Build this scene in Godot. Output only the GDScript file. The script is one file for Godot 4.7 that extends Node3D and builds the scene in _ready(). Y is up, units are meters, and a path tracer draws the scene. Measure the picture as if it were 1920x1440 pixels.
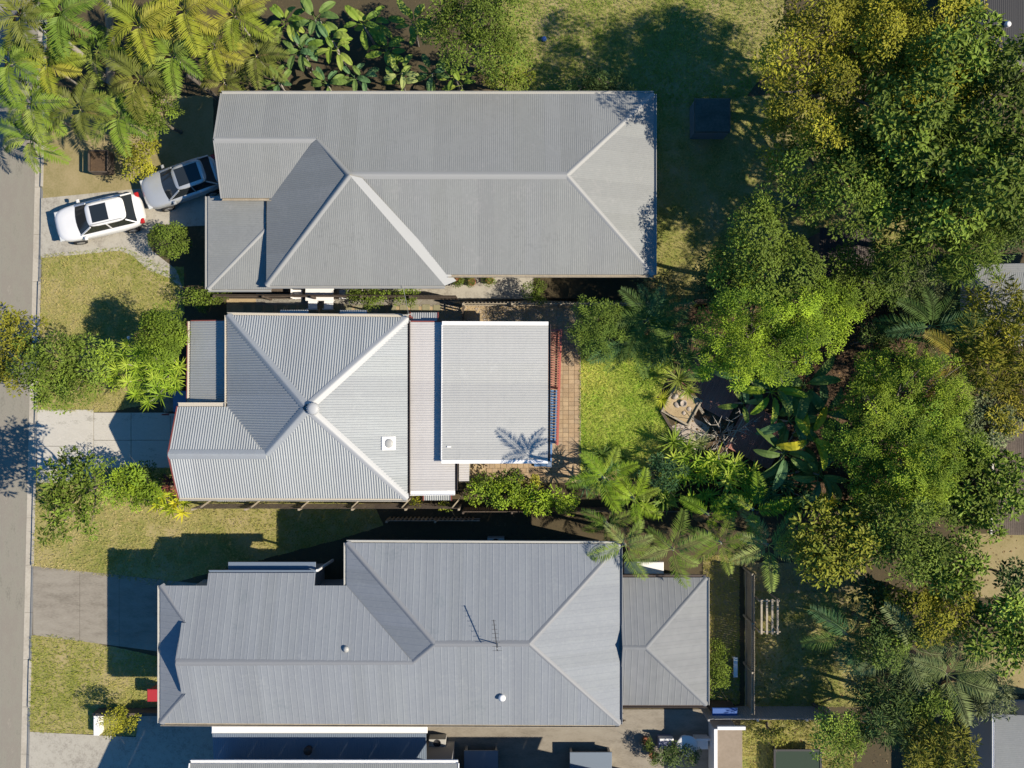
extends Node3D

# Aerial photograph of a suburban block. The drone hovers H metres above the lot, looking straight down.
const H := 44.0
const K := 37.0            # picture pixels (1920 wide) per metre at ground level
var rng := RandomNumberGenerator.new()
var noise := FastNoiseLite.new()
var taken := {}
var M := {}                # materials
var L := {}                # shared plant meshes

# ---------------------------------------------------------------- helpers
func P(px: float, py: float, h := 0.0) -> Vector3:
	var s := (H - h) / H / K
	return Vector3((px - 960.0) * s, h, (py - 720.0) * s)

func rr(a: float, b: float) -> float:
	return rng.randf_range(a, b)

func numbered(called: String) -> String:
	if not taken.has(called):
		taken[called] = 0
		return called
	taken[called] += 1
	return "%s_%03d" % [called, taken[called]]

func thing(called: String, label: String, category: String, at := Vector3.ZERO, turn := 0.0, group := "") -> Node3D:
	var o := Node3D.new()
	o.name = numbered(called)
	add_child(o)
	o.position = at
	o.rotation.y = turn
	o.set_meta("label", label)
	o.set_meta("category", category)
	if group != "":
		o.set_meta("group", group)
	return o

func tag(o: Node, label: String, category := "", group := "", kind := "") -> void:
	o.set_meta("label", label)
	if category != "":
		o.set_meta("category", category)
	if group != "":
		o.set_meta("group", group)
	if kind != "":
		o.set_meta("kind", kind)

func put(called: String, mesh: Mesh, m: Material, parent: Node = null) -> MeshInstance3D:
	var o := MeshInstance3D.new()
	o.mesh = mesh
	o.material_override = m
	if parent == null:
		o.name = numbered(called)
		add_child(o)
	else:
		o.name = called
		parent.add_child(o, true)
	return o

func struct(called: String, label: String, mesh: Mesh, m: Material) -> MeshInstance3D:
	var o := put(called, mesh, m)
	tag(o, label, "", "", "structure")
	return o

func mb() -> SurfaceTool:
	var st := SurfaceTool.new()
	st.begin(Mesh.PRIMITIVE_TRIANGLES)
	st.set_smooth_group(-1)
	return st

func fin(st: SurfaceTool) -> ArrayMesh:
	st.generate_normals()
	return st.commit()

# a, b, c run anticlockwise seen from outside
func tri(st: SurfaceTool, a: Vector3, b: Vector3, c: Vector3) -> void:
	st.add_vertex(a); st.add_vertex(c); st.add_vertex(b)

func quad(st: SurfaceTool, a: Vector3, b: Vector3, c: Vector3, d: Vector3) -> void:
	tri(st, a, b, c); tri(st, a, c, d)

# box between two corners, with a small chamfer on its upper edges when bev > 0
func bx(st: SurfaceTool, lo: Vector3, hi: Vector3, bev := 0.0, xf := Transform3D.IDENTITY) -> void:
	var yt := hi.y - bev
	var b: Array[Vector3] = [Vector3(lo.x, lo.y, lo.z), Vector3(hi.x, lo.y, lo.z), Vector3(hi.x, lo.y, hi.z), Vector3(lo.x, lo.y, hi.z)]
	var t: Array[Vector3] = [Vector3(lo.x, yt, lo.z), Vector3(hi.x, yt, lo.z), Vector3(hi.x, yt, hi.z), Vector3(lo.x, yt, hi.z)]
	var u: Array[Vector3] = [Vector3(lo.x + bev, hi.y, lo.z + bev), Vector3(hi.x - bev, hi.y, lo.z + bev), Vector3(hi.x - bev, hi.y, hi.z - bev), Vector3(lo.x + bev, hi.y, hi.z - bev)]
	for i in 4:
		b[i] = xf * b[i]; t[i] = xf * t[i]; u[i] = xf * u[i]
	for i in 4:
		var j := (i + 1) % 4
		quad(st, b[j], b[i], t[i], t[j])
		if bev > 0.0:
			quad(st, t[j], t[i], u[i], u[j])
	quad(st, u[0], u[3], u[2], u[1])
	quad(st, b[0], b[1], b[2], b[3])

func box(called: String, lo: Vector3, hi: Vector3, m: Material, parent: Node = null, bev := 0.0) -> MeshInstance3D:
	var st := mb()
	bx(st, lo, hi, bev)
	return put(called, fin(st), m, parent)

# a bar of w x h from a to b
func bar(st: SurfaceTool, a: Vector3, b: Vector3, w: float, h: float, bev := 0.0) -> void:
	var d := (b - a)
	var ln := d.length()
	var x := d / ln
	var up := Vector3.UP if absf(x.y) < 0.95 else Vector3.RIGHT
	var z := x.cross(up).normalized()
	var y := z.cross(x).normalized()
	bx(st, Vector3(0, -h / 2, -w / 2), Vector3(ln, h / 2, w / 2), bev, Transform3D(Basis(x, y, z), a))

func beam(called: String, a: Vector3, b: Vector3, w: float, h: float, m: Material, parent: Node = null) -> MeshInstance3D:
	var st := mb()
	bar(st, a, b, w, h)
	return put(called, fin(st), m, parent)

# tapered tube through points
func tube(st: SurfaceTool, pts: Array, rad: Array, seg := 7, cap := true) -> void:
	st.set_smooth_group(0)
	var rings: Array = []
	for i in pts.size():
		var d: Vector3 = (pts[mini(i + 1, pts.size() - 1)] - pts[maxi(i - 1, 0)])
		d = d.normalized() if d.length() > 1e-6 else Vector3.UP
		var s := d.cross(Vector3(0.31, 0.17, 0.93)).normalized()
		var t := s.cross(d).normalized()
		var ring: Array[Vector3] = []
		for k in seg:
			var a := TAU * k / seg
			ring.append(pts[i] + (s * cos(a) + t * sin(a)) * float(rad[i]))
		rings.append(ring)
	for i in pts.size() - 1:
		for k in seg:
			var k2 := (k + 1) % seg
			quad(st, rings[i][k2], rings[i][k], rings[i + 1][k], rings[i + 1][k2])
	if cap:
		for k in seg - 2:
			tri(st, rings[-1][0], rings[-1][k + 2], rings[-1][k + 1])
			tri(st, rings[0][0], rings[0][k + 1], rings[0][k + 2])
	st.set_smooth_group(-1)

# round shape spun about y: profile of (radius, height)
func lathe(st: SurfaceTool, at: Vector3, prof: Array, seg := 16) -> void:
	st.set_smooth_group(0)
	for i in prof.size() - 1:
		for k in seg:
			var a := TAU * k / seg
			var b := TAU * (k + 1) / seg
			var p: Vector2 = prof[i]
			var q: Vector2 = prof[i + 1]
			quad(st, at + Vector3(cos(b) * p.x, p.y, sin(b) * p.x), at + Vector3(cos(a) * p.x, p.y, sin(a) * p.x), at + Vector3(cos(a) * q.x, q.y, sin(a) * q.x), at + Vector3(cos(b) * q.x, q.y, sin(b) * q.x))
	st.set_smooth_group(-1)

# flat outline on the ground; wob roughens the edge like grass does
func outline(pix: Array, wob := 0.0) -> PackedVector2Array:
	var out := PackedVector2Array()
	for i in pix.size():
		var a: Vector3 = P(pix[i][0], pix[i][1])
		var b: Vector3 = P(pix[(i + 1) % pix.size()][0], pix[(i + 1) % pix.size()][1])
		if wob <= 0.0:
			out.append(Vector2(a.x, a.z))
			continue
		var n := maxi(1, int(a.distance_to(b) / 0.22))
		for k in n:
			var p := a.lerp(b, float(k) / n)
			out.append(Vector2(p.x + noise.get_noise_2d(p.x * 90, p.z * 90) * wob, p.z + noise.get_noise_2d(p.z * 90 + 500, p.x * 90) * wob))
	return out

func sheet(called: String, label: String, poly: PackedVector2Array, y: float, m: Material) -> MeshInstance3D:
	var idx := Geometry2D.triangulate_polygon(poly)
	var st := mb()
	for i in range(0, idx.size(), 3):
		var a := Vector3(poly[idx[i]].x, y, poly[idx[i]].y)
		var b := Vector3(poly[idx[i + 1]].x, y, poly[idx[i + 1]].y)
		var c := Vector3(poly[idx[i + 2]].x, y, poly[idx[i + 2]].y)
		if (b - a).cross(c - a).y < 0:
			tri(st, a, c, b)
		else:
			tri(st, a, b, c)
	return struct(called, label, fin(st), m)

# ---------------------------------------------------------------- materials
func plain(c: Color, rough := 0.8, metal := 0.0) -> StandardMaterial3D:
	var m := StandardMaterial3D.new()
	m.albedo_color = c.linear_to_srgb()
	m.roughness = rough
	m.metallic = metal
	return m

# mottled surface: an image of several noises between colours (linear), laid in the world by triplanar mapping
func mottled(cols: Array, metres: float, freqs: Array, rough := 0.9, grain := 0.15, px := 512, relief := 0.0, seed_ := 1) -> StandardMaterial3D:
	var ims: Array = []
	for i in freqs.size():
		var n := FastNoiseLite.new()
		n.seed = seed_ * 17 + i
		n.noise_type = FastNoiseLite.TYPE_SIMPLEX_SMOOTH
		n.frequency = freqs[i] * metres / px
		n.fractal_octaves = 4
		ims.append(n.get_seamless_image(px, px, false, false, 0.15))
	var r := RandomNumberGenerator.new()
	r.seed = seed_ + 99
	var im := Image.create(px, px, false, Image.FORMAT_RGB8)
	var w := 1.0 / freqs.size()
	for y in px:
		for x in px:
			var v := 0.0
			for i in ims.size():
				v += ims[i].get_pixel(x, y).r * w
			v = clampf((v - 0.5) * 1.7 + 0.5 + r.randf_range(-grain, grain), 0.0, 0.999) * (cols.size() - 1)
			var k := int(v)
			var c: Color = cols[k].lerp(cols[k + 1], v - k)
			im.set_pixel(x, y, c.linear_to_srgb())
	var m := StandardMaterial3D.new()
	m.albedo_texture = ImageTexture.create_from_image(im)
	m.uv1_triplanar = true
	m.uv1_world_triplanar = true
	m.uv1_scale = Vector3.ONE / metres
	m.roughness = rough
	if relief > 0.0:
		var b: Image = ims[-1].duplicate()
		b.convert(Image.FORMAT_RGBA8)
		b.bump_map_to_normal_map(relief)
		m.normal_enabled = true
		m.normal_texture = ImageTexture.create_from_image(b)
	return m

func leafy(rough := 0.6, back := Color(0.22, 0.30, 0.03)) -> StandardMaterial3D:
	var m := StandardMaterial3D.new()
	m.vertex_color_use_as_albedo = true
	m.metallic_specular = 0.3
	m.roughness = rough
	m.backlight_enabled = true
	m.backlight = back
	m.cull_mode = BaseMaterial3D.CULL_DISABLED
	return m

func leaf_plain(c: Color, rough := 0.55) -> StandardMaterial3D:
	var m := plain(c * 1.5, rough)
	m.metallic_specular = 0.3
	m.backlight_enabled = true
	m.backlight = Color(c.r * 2.0, c.g * 2.0, c.b)
	m.cull_mode = BaseMaterial3D.CULL_DISABLED
	return m

func make_materials() -> void:
	var grey := func(v: float) -> Color: return Color(v, v, v)
	M.zinc = mottled([Color(.365, .395, .41), Color(.43, .455, .47), Color(.395, .415, .43), Color(.465, .49, .50)], 7.0, [0.35, 1.4, 7.0], 0.7, 0.05, 384, 0.0, 3)
	M.zinc.metallic = 0.55
	M.zinc_new = mottled([Color(.405, .415, .41), Color(.48, .485, .475), Color(.44, .445, .44), Color(.52, .525, .515)], 7.0, [0.35, 1.4, 7.0], 0.6, 0.05, 384, 0.0, 41)
	M.zinc_new.metallic = 0.15
	M.zinc_warm = mottled([Color(.45, .435, .43), Color(.52, .505, .50), Color(.485, .47, .465)], 6.0, [0.35, 3.0], 0.62, 0.05, 256, 0.0, 4)
	M.zinc_warm.metallic = 0.15
	M.roof_a = mottled([Color(.215, .225, .225), Color(.27, .28, .28), Color(.24, .25, .25), Color(.29, .295, .295)], 9.0, [0.2, 1.0, 5.0], 0.7, 0.05, 384, 0.0, 5)
	M.roof_a.metallic_specular = 0.25
	M.roof_b = mottled([Color(.215, .24, .265), Color(.265, .285, .31), Color(.235, .255, .285), Color(.285, .305, .325)], 9.0, [0.2, 1.0, 5.0], 0.7, 0.05, 384, 0.0, 6)
	M.roof_b.metallic_specular = 0.25
	M.roof_b2 = mottled([Color(.20, .21, .22), Color(.24, .25, .26)], 9.0, [0.3, 2.0], 0.7, 0.05, 256, 0.0, 7)
	M.roof_b2.metallic_specular = 0.25
	for k in ["zinc", "zinc_new", "zinc_warm", "roof_a", "roof_b", "roof_b2"]:
		M[k].vertex_color_use_as_albedo = true
	M.cap_white = plain(Color(.42, .43, .435), 0.6)
	M.cap_a = plain(Color(.31, .315, .31), 0.6)
	M.cap_strip = plain(Color(.36, .37, .37), 0.6)
	M.cap_b = plain(Color(.215, .225, .24), 0.6)
	M.cream = plain(Color(.47, .435, .37), 0.6)
	M.cream_wall = mottled([Color(.50, .47, .40), Color(.58, .54, .46)], 5.0, [1.0, 5.0], 0.85, 0.05, 256, 0.0, 8)
	M.white = plain(grey.call(.78), 0.5)
	M.red = plain(Color(.20, .05, .042), 0.6)
	M.red_rail = plain(Color(.40, .10, .075), 0.55)
	M.dark = plain(Color(.025, .025, .028), 0.6)
	M.gutter_dark = plain(Color(.05, .035, .03), 0.6)
	M.gutter_grey = plain(Color(.40, .40, .38), 0.5)
	M.glass = plain(Color(.02, .025, .03), 0.08)
	M.blue_deck = plain(Color(.09, .20, .40), 0.6)
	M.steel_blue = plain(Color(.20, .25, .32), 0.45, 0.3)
	M.grey_wall = plain(Color(.33, .33, .33), 0.8)
	M.asphalt = mottled([Color(.175, .163, .135), Color(.25, .238, .195), Color(.22, .198, .168), Color(.285, .268, .22)], 14.0, [0.25, 1.2, 9.0], 0.95, 0.13, 768, 0.0, 11)
	M.kerb = mottled([Color(.33, .30, .25), Color(.43, .40, .34)], 4.0, [0.7, 6.0], 0.9, 0.12, 256, 0.0, 12)
	M.concrete = mottled([Color(.31, .295, .255), Color(.49, .47, .42), Color(.43, .41, .365), Color(.55, .525, .47)], 6.0, [0.4, 2.5, 12.0], 0.9, 0.08, 512, 0.0, 13)
	M.concrete_a = mottled([Color(.23, .21, .18), Color(.37, .35, .30), Color(.40, .38, .33)], 6.0, [0.4, 2.5, 9.0], 0.9, 0.08, 256, 0.0, 14)
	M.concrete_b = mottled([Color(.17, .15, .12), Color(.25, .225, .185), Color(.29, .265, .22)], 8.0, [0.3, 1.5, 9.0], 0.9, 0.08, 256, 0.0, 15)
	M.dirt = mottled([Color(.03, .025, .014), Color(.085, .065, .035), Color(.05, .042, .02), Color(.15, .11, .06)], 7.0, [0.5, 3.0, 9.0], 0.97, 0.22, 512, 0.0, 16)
	M.mulch = mottled([Color(.035, .022, .014), Color(.11, .07, .04), Color(.06, .038, .022), Color(.21, .14, .08)], 4.0, [1.0, 6.0, 14.0], 0.97, 0.28, 512, 0.0, 17)
	M.gravel = mottled([Color(.22, .16, .09), Color(.44, .34, .20), Color(.32, .245, .14), Color(.55, .44, .29)], 3.0, [1.0, 12.0], 0.95, 0.30, 512, 0.0, 18)
	M.lawn = mottled([Color(.16, .27, .02), Color(.24, .36, .03), Color(.38, .42, .075), Color(.52, .48, .17)], 9.0, [0.35, 1.1, 7.0], 0.95, 0.20, 768, 0.0, 19)
	M.lawn_front = mottled([Color(.12, .15, .025), Color(.19, .20, .045), Color(.26, .235, .08), Color(.32, .27, .12), Color(.34, .275, .15)], 11.0, [0.25, 0.9, 7.0], 0.95, 0.18, 768, 0.0, 20)
	M.dry = mottled([Color(.20, .175, .07), Color(.27, .225, .11), Color(.32, .26, .14)], 9.0, [0.3, 1.2, 7.0], 0.95, 0.16, 512, 0.0, 21)
	M.timber = mottled([Color(.06, .045, .035), Color(.115, .09, .07)], 2.0, [1.0, 8.0], 0.85, 0.1, 256, 0.0, 22)
	M.timber_pale = mottled([Color(.28, .24, .18), Color(.40, .35, .27)], 2.0, [1.0, 8.0], 0.85, 0.1, 256, 0.0, 23)
	M.deck = mottled([Color(.30, .125, .095), Color(.40, .18, .14)], 3.0, [0.8, 7.0], 0.7, 0.08, 256, 0.0, 24)
	M.deck2 = mottled([Color(.34, .15, .115), Color(.44, .21, .165)], 3.0, [0.8, 7.0], 0.7, 0.08, 256, 0.0, 25)
	for k in 5:
		var t := [Color(.36, .26, .16), Color(.385, .285, .18), Color(.335, .245, .155), Color(.40, .30, .19), Color(.35, .265, .175)][k] as Color
		M["paver%d" % k] = mottled([t * 0.82, t, t * 1.1], 1.5, [2.0, 10.0], 0.92, 0.12, 128, 0.0, 30 + k)
	M.step = mottled([Color(.20, .19, .115), Color(.265, .25, .155)], 2.0, [1.0, 7.0], 0.92, 0.08, 256, 0.0, 36)
	M.bark = mottled([Color(.10, .085, .065), Color(.22, .19, .15)], 1.2, [1.5, 8.0], 0.95, 0.12, 128, 0.0, 37)
	M.bark_pale = mottled([Color(.26, .235, .20), Color(.42, .39, .34)], 1.2, [1.5, 8.0], 0.9, 0.12, 128, 0.0, 38)
	M.cover = mottled([Color(.04, .055, .045), Color(.085, .10, .085)], 2.0, [1.0, 6.0], 0.85, 0.1, 128, 0.0, 42)
	M.twig = plain(Color(.42, .39, .34), 0.85)
	# wear runs along the road, and across the driveways in the direction cars roll
	M.asphalt.uv1_scale = Vector3(1.0 / 7.0, 1.0 / 14.0, 1.0 / 22.0)
	M.concrete.uv1_scale = Vector3(1.0 / 10.0, 1.0 / 6.0, 1.0 / 4.0)
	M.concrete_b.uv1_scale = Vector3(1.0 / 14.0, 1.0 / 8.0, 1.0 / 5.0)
	M.leaf = leafy()
	M.paint_white = plain(grey.call(.74), 0.18); M.paint_white.clearcoat_enabled = true
	M.paint_silver = plain(Color(.48, .50, .52), 0.25, 0.35); M.paint_silver.clearcoat_enabled = true
	M.tyre = plain(Color(.018, .018, .018), 0.9)
	M.rim = plain(Color(.45, .45, .46), 0.3, 0.8)
	M.lamp_red = plain(Color(.40, .02, .02), 0.2)
	M.lamp_clear = plain(Color(.55, .57, .58), 0.1)
	M.bin_red = plain(Color(.38, .03, .035), 0.5)
	M.stone = mottled([Color(.30, .25, .21), Color(.46, .41, .36)], 1.0, [2.0, 8.0], 0.9, 0.12, 128, 0.0, 39)
	M.terracotta = plain(Color(.30, .11, .06), 0.8)
	M.cushion = plain(Color(.22, .24, .36), 0.9)
	M.ball = plain(Color(.04, .11, .35), 0.5)
	M.trampoline = plain(Color(.015, .035, .02), 0.8)
	M.tan_roof = mottled([Color(.24, .19, .135), Color(.30, .24, .18)], 4.0, [0.6, 5.0], 0.8, 0.06, 128, 0.0, 40)
	M.wire = plain(Color(.30, .30, .29), 0.6)

# ---------------------------------------------------------------- roofs
# corrugated (or ribbed) sheeting over a flat polygon: fall is the direction in which the ribs run
func sheeting(pts: Array, fall: Vector3, pitch := 0.115, amp := 0.0155, ribbed := false) -> ArrayMesh:
	var n: Vector3 = Vector3.ZERO
	for i in pts.size():
		n += (pts[i] as Vector3).cross(pts[(i + 1) % pts.size()])
	n = n.normalized()
	if n.y < 0:
		n = -n
	var v := (fall - n * fall.dot(n)).normalized()
	var u := v.cross(n).normalized()
	var o: Vector3 = pts[0]
	var flat := PackedVector2Array()
	var us: Array[float] = []
	var lo := INF
	var hi := -INF
	for p in pts:
		var q := Vector2((p - o).dot(u), (p - o).dot(v))
		flat.append(q)
		us.append(q.x)
		lo = minf(lo, q.x)
		hi = maxf(hi, q.x)
	var parts: Array = [0.0, 0.125, 0.25, 0.375, 0.5, 0.625, 0.75, 0.875] if not ribbed else [0.0, 0.40, 0.46, 0.54, 0.60]
	var i0 := int(floor(lo / pitch))
	for i in range(i0, int(ceil(hi / pitch)) + 1):
		for f in parts:
			var x: float = (i + f) * pitch
			if x > lo and x < hi:
				us.append(x)
	us.sort()
	var V := PackedVector3Array()
	var C := PackedColorArray()
	var wr := RandomNumberGenerator.new()
	var N := PackedVector3Array()
	var I := PackedInt32Array()
	for k in us.size() - 1:
		if us[k + 1] - us[k] < 1e-4:
			continue
		var ends: Array = []
		for e in [us[k] + 2e-5, us[k + 1] - 2e-5]:
			var hits: Array[float] = []
			for i in flat.size():
				var a := flat[i]
				var b := flat[(i + 1) % flat.size()]
				if (a.x <= e) != (b.x <= e):
					hits.append(lerpf(a.y, b.y, (e - a.x) / (b.x - a.x)))
			hits.sort()
			ends.append(hits)
		for s in range(0, mini(ends[0].size(), ends[1].size()) - 1, 2):
			var at := V.size()
			for side in 2:
				var x: float = us[k + side]
				var h := 0.0
				var dh := 0.0
				if ribbed:
					var f := fposmod(x / pitch, 1.0)
					h = amp * 2.0 if f > 0.45 and f < 0.55 else 0.0
				else:
					h = amp * sin(TAU * x / pitch)
					dh = amp * TAU / pitch * cos(TAU * x / pitch)
				var nn := (n - u * dh).normalized()
				for q in 2:
					var sh := floorf((us[k] + 1e-4) / pitch / (8.0 if not ribbed else 2.0))
					wr.seed = hash(sh * 7.0 + lo * 31.0)
					var tone := 1.0 - wr.randf() * 0.09
					C.append(Color(tone, tone, tone * (1.0 - wr.randf() * .02)))
					V.append(o + u * x + v * float(ends[side][s + q]) + n * (h + fposmod(sh, 2.0) * 0.003))
					N.append(nn)
			I.append_array([at, at + 1, at + 2, at + 2, at + 1, at + 3])
	if V.size() > 2:
		var fn := (V[1] - V[0]).cross(V[2] - V[0])
		if fn.dot(n) > 0:   # clockwise is the front
			for i in range(0, I.size(), 3):
				var t := I[i + 1]
				I[i + 1] = I[i + 2]
				I[i + 2] = t
	if ribbed:
		var st := mb()
		for i in I:
			st.set_color(C[i])
			st.add_vertex(V[i])
		return fin(st)
	var arr := []
	arr.resize(Mesh.ARRAY_MAX)
	arr[Mesh.ARRAY_VERTEX] = V
	arr[Mesh.ARRAY_NORMAL] = N
	arr[Mesh.ARRAY_COLOR] = C
	arr[Mesh.ARRAY_INDEX] = I
	var am := ArrayMesh.new()
	am.add_surface_from_arrays(Mesh.PRIMITIVE_TRIANGLES, arr)
	return am

func plane(parent: Node, pts: Array, fall: Vector3, m: Material, style := 0) -> MeshInstance3D:
	var mesh := sheeting(pts, fall) if style == 0 else (sheeting(pts, fall, 0.09, 0.0035) if style == 1 else sheeting(pts, fall, 0.30, 0.0035, true))
	return put("roof_sheet", mesh, m, parent)

# folded metal cap along a ridge or hip
func cap(parent: Node, a: Vector3, b: Vector3, w: float, m: Material, drop := 0.10) -> void:
	var d := (b - a).normalized()
	var s := d.cross(Vector3.UP).normalized()
	var up := s.cross(d).normalized()
	var st := mb()
	var prof := [[-w / 2, -drop], [-0.05, 0.03], [0.0, 0.045], [0.05, 0.03], [w / 2, -drop]]
	st.set_smooth_group(0)
	for i in 4:
		var p: Vector3 = s * prof[i][0] + up * prof[i][1]
		var q: Vector3 = s * prof[i + 1][0] + up * prof[i + 1][1]
		quad(st, a + p, b + p, b + q, a + q)
	put("ridge_cap", fin(st), m, parent)

# open gutter along an eave, out is the outward direction
func gutter(parent: Node, a: Vector3, b: Vector3, out: Vector3, m: Material, w := 0.13) -> void:
	var st := mb()
	var dn := Vector3(0, -0.035, 0)
	bar(st, a + out * (w - 0.012) + dn, b + out * (w - 0.012) + dn, 0.024, 0.10)
	bar(st, a + out * (w / 2) + dn * 2.2, b + out * (w / 2) + dn * 2.2, w - 0.03, 0.015)
	bar(st, a + dn * 2.6 - out * 0.015, b + dn * 2.6 - out * 0.015, 0.03, 0.14)
	put("gutter", fin(st), m, parent)

func window(parent: Node, at: Vector3, w: float, h: float, out: Vector3, frame: Material) -> void:
	var s := out.cross(Vector3.UP).normalized()
	var st := mb()
	for k in [-1, 1]:
		bar(st, at + s * (k * w / 2) - Vector3(0, h / 2, 0), at + s * (k * w / 2) + Vector3(0, h / 2, 0), 0.07, 0.07)
		bar(st, at - s * (w / 2 - .035) + Vector3(0, k * (h / 2 - 0.035), 0), at + s * (w / 2 - .035) + Vector3(0, k * (h / 2 - 0.035), 0), 0.07, 0.07)
	var f := put("window", fin(st), frame, parent)
	var g := mb()
	bar(g, at - s * (w / 2 - 0.03), at + s * (w / 2 - 0.03), 0.02, h - 0.1)
	put("pane", fin(g), M.glass, f)

func walls(parent: Node, x0: float, x1: float, z0: float, z1: float, y: float, m: Material) -> void:
	box("wall", Vector3(x0, 0, z0), Vector3(x1, y, z0 + 0.15), m, parent)
	box("wall", Vector3(x0, 0, z1 - 0.15), Vector3(x1, y, z1), m, parent)
	box("wall", Vector3(x0, 0, z0 + 0.15), Vector3(x0 + 0.15, y, z1 - 0.15), m, parent)
	box("wall", Vector3(x1 - 0.15, 0, z0 + 0.15), Vector3(x1, y, z1 - 0.15), m, parent)

# ---------------------------------------------------------------- plants
func leaf_kite(st: SurfaceTool, at: Vector3, dir: Vector3, nrm: Vector3, ln: float, w: float) -> void:
	var s := dir.cross(nrm).normalized()
	var mid := at + dir * ln * 0.45 - nrm * ln * 0.04
	var tip := at + dir * ln - nrm * ln * 0.16
	var l := mid + s * w * 0.5 + nrm * w * 0.16
	var r := mid - s * w * 0.5 + nrm * w * 0.16
	tri(st, at, tip, l)
	tri(st, at, r, tip)

# a spray of leaves about one metre across before scaling
func clump(n: int, ln: float, w: float, spread: float, seed_: int, up := 0.5) -> ArrayMesh:
	rng.seed = seed_
	var st := mb()
	for i in n:
		var d := Vector3(rng.randfn(), rng.randfn() * 0.55, rng.randfn()).normalized()
		var at := d * spread * pow(rng.randf(), 0.6)
		at.y *= 0.6
		var dir := (d + Vector3(rr(-.5, .5), rr(-.25, .45), rr(-.5, .5))).normalized()
		var nrm := (Vector3.UP * up + Vector3(rr(-.6, .6), rr(0, .6), rr(-.6, .6))).normalized()
		nrm = (nrm - dir * nrm.dot(dir)).normalized()
		leaf_kite(st, at, dir, nrm, ln * rr(.7, 1.2), w * rr(.8, 1.15))
	return fin(st)

# one long strap leaf in three bends
func strap(st: SurfaceTool, at: Vector3, az: float, el: float, ln: float, w: float, droop: float) -> void:
	var p := at
	var d := Vector3(cos(az) * cos(el), sin(el), sin(az) * cos(el))
	var s := Vector3(-sin(az), 0, cos(az))
	var ws := [w * 0.6, w, w * 0.75, 0.0]
	for k in 3:
		var d2 := (d - Vector3.UP * droop * (k + 1)).normalized()
		var q := p + d2 * ln / 3.0
		var a: float = ws[k]
		var b: float = ws[k + 1]
		quad(st, p - s * a / 2, p + s * a / 2, q + s * b / 2, q - s * b / 2)
		p = q

func rosette(n: int, ln: float, w: float, droop: float, seed_: int, lo := 0.05, hi := 1.3) -> ArrayMesh:
	rng.seed = seed_
	var st := mb()
	for i in n:
		strap(st, Vector3(rr(-.03, .03), rr(-.05, .08), rr(-.03, .03)), i * 2.39996 + rr(-.2, .2), rr(lo, hi), ln * rr(.75, 1.1), w * rr(.8, 1.1), droop * rr(.6, 1.3))
	return fin(st)

# feathered palm frond along +x, arching down
func frond(ln: float, leaflet: float, w: float, rise: float, sag: float, pairs: int, seed_: int) -> ArrayMesh:
	rng.seed = seed_
	var st := mb()
	var pts: Array = []
	var rad: Array = []
	var bend := rr(-.25, .25)
	for i in 9:
		var t := i / 8.0
		pts.append(Vector3(ln * (t * cos(rise * .5)), ln * (rise * t - sag * t * t), ln * bend * t * t))
		rad.append(0.028 * (1.0 - t * 0.8))
	tube(st, pts, rad, 4, false)
	for i in pairs:
		var t := 0.14 + 0.86 * (i + 0.5) / pairs
		var x := t * 8.0
		var k := mini(int(x), 7)
		var p: Vector3 = pts[k].lerp(pts[k + 1], x - k)
		var d: Vector3 = (pts[k + 1] - pts[k]).normalized()
		var s := d.cross(Vector3.UP).normalized()
		var up := s.cross(d)
		var l := leaflet * (0.45 + 0.75 * sin(PI * clampf(t * 0.92 + 0.08, 0, 1))) * rr(.85, 1.1)
		for side in [-1.0, 1.0]:
			var dir: Vector3 = (s * side + d * rr(.55, .85) + up * rr(.10, .30)).normalized()
			leaf_kite(st, p, dir, (up + s * side * -.35 + d * rr(-.15, .15)).normalized(), l, w)
	return fin(st)

# paddle leaf like a banana's, along +x on a stalk
func paddle(stalk: float, ln: float, w: float, rise: float, sag: float, seed_: int) -> ArrayMesh:
	rng.seed = seed_
	var st := mb()
	var tot := stalk + ln
	var at := func(t: float) -> Vector3: return Vector3(tot * t * cos(rise * .6), tot * (rise * t - sag * t * t), tot * 0.10 * t * t)
	tube(st, [at.call(0.0), at.call(0.35), at.call(stalk / tot), at.call(0.95)], [0.03, 0.026, 0.02, 0.004], 5, false)
	var n := 9
	var prev: Array = []
	for i in n + 1:
		var t := stalk / tot + (1.0 - stalk / tot) * i / n
		var f := float(i) / n
		var half := w * 0.5 * pow(sin(PI * clampf(f * 0.93 + 0.05, 0, 1)), 0.6) * (1.0 if i < n else 0.05)
		var c: Vector3 = at.call(t)
		var d: Vector3 = (at.call(minf(t + .02, 1.0)) - at.call(t - .02)).normalized()
		var s := d.cross(Vector3.UP).normalized()
		var up := s.cross(d)
		var lift := half * 0.35 + rr(-.03, .03)
		var row := [c + s * half + up * lift, c + s * half * .55 + up * lift * .75, c, c - s * half * .55 + up * lift * .75, c - s * half + up * (half * 0.35 + rr(-.03, .03))]
		if i > 0:
			for k in 4:
				quad(st, prev[k + 1], prev[k], row[k], row[k + 1])
		prev = row
	return fin(st)

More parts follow.
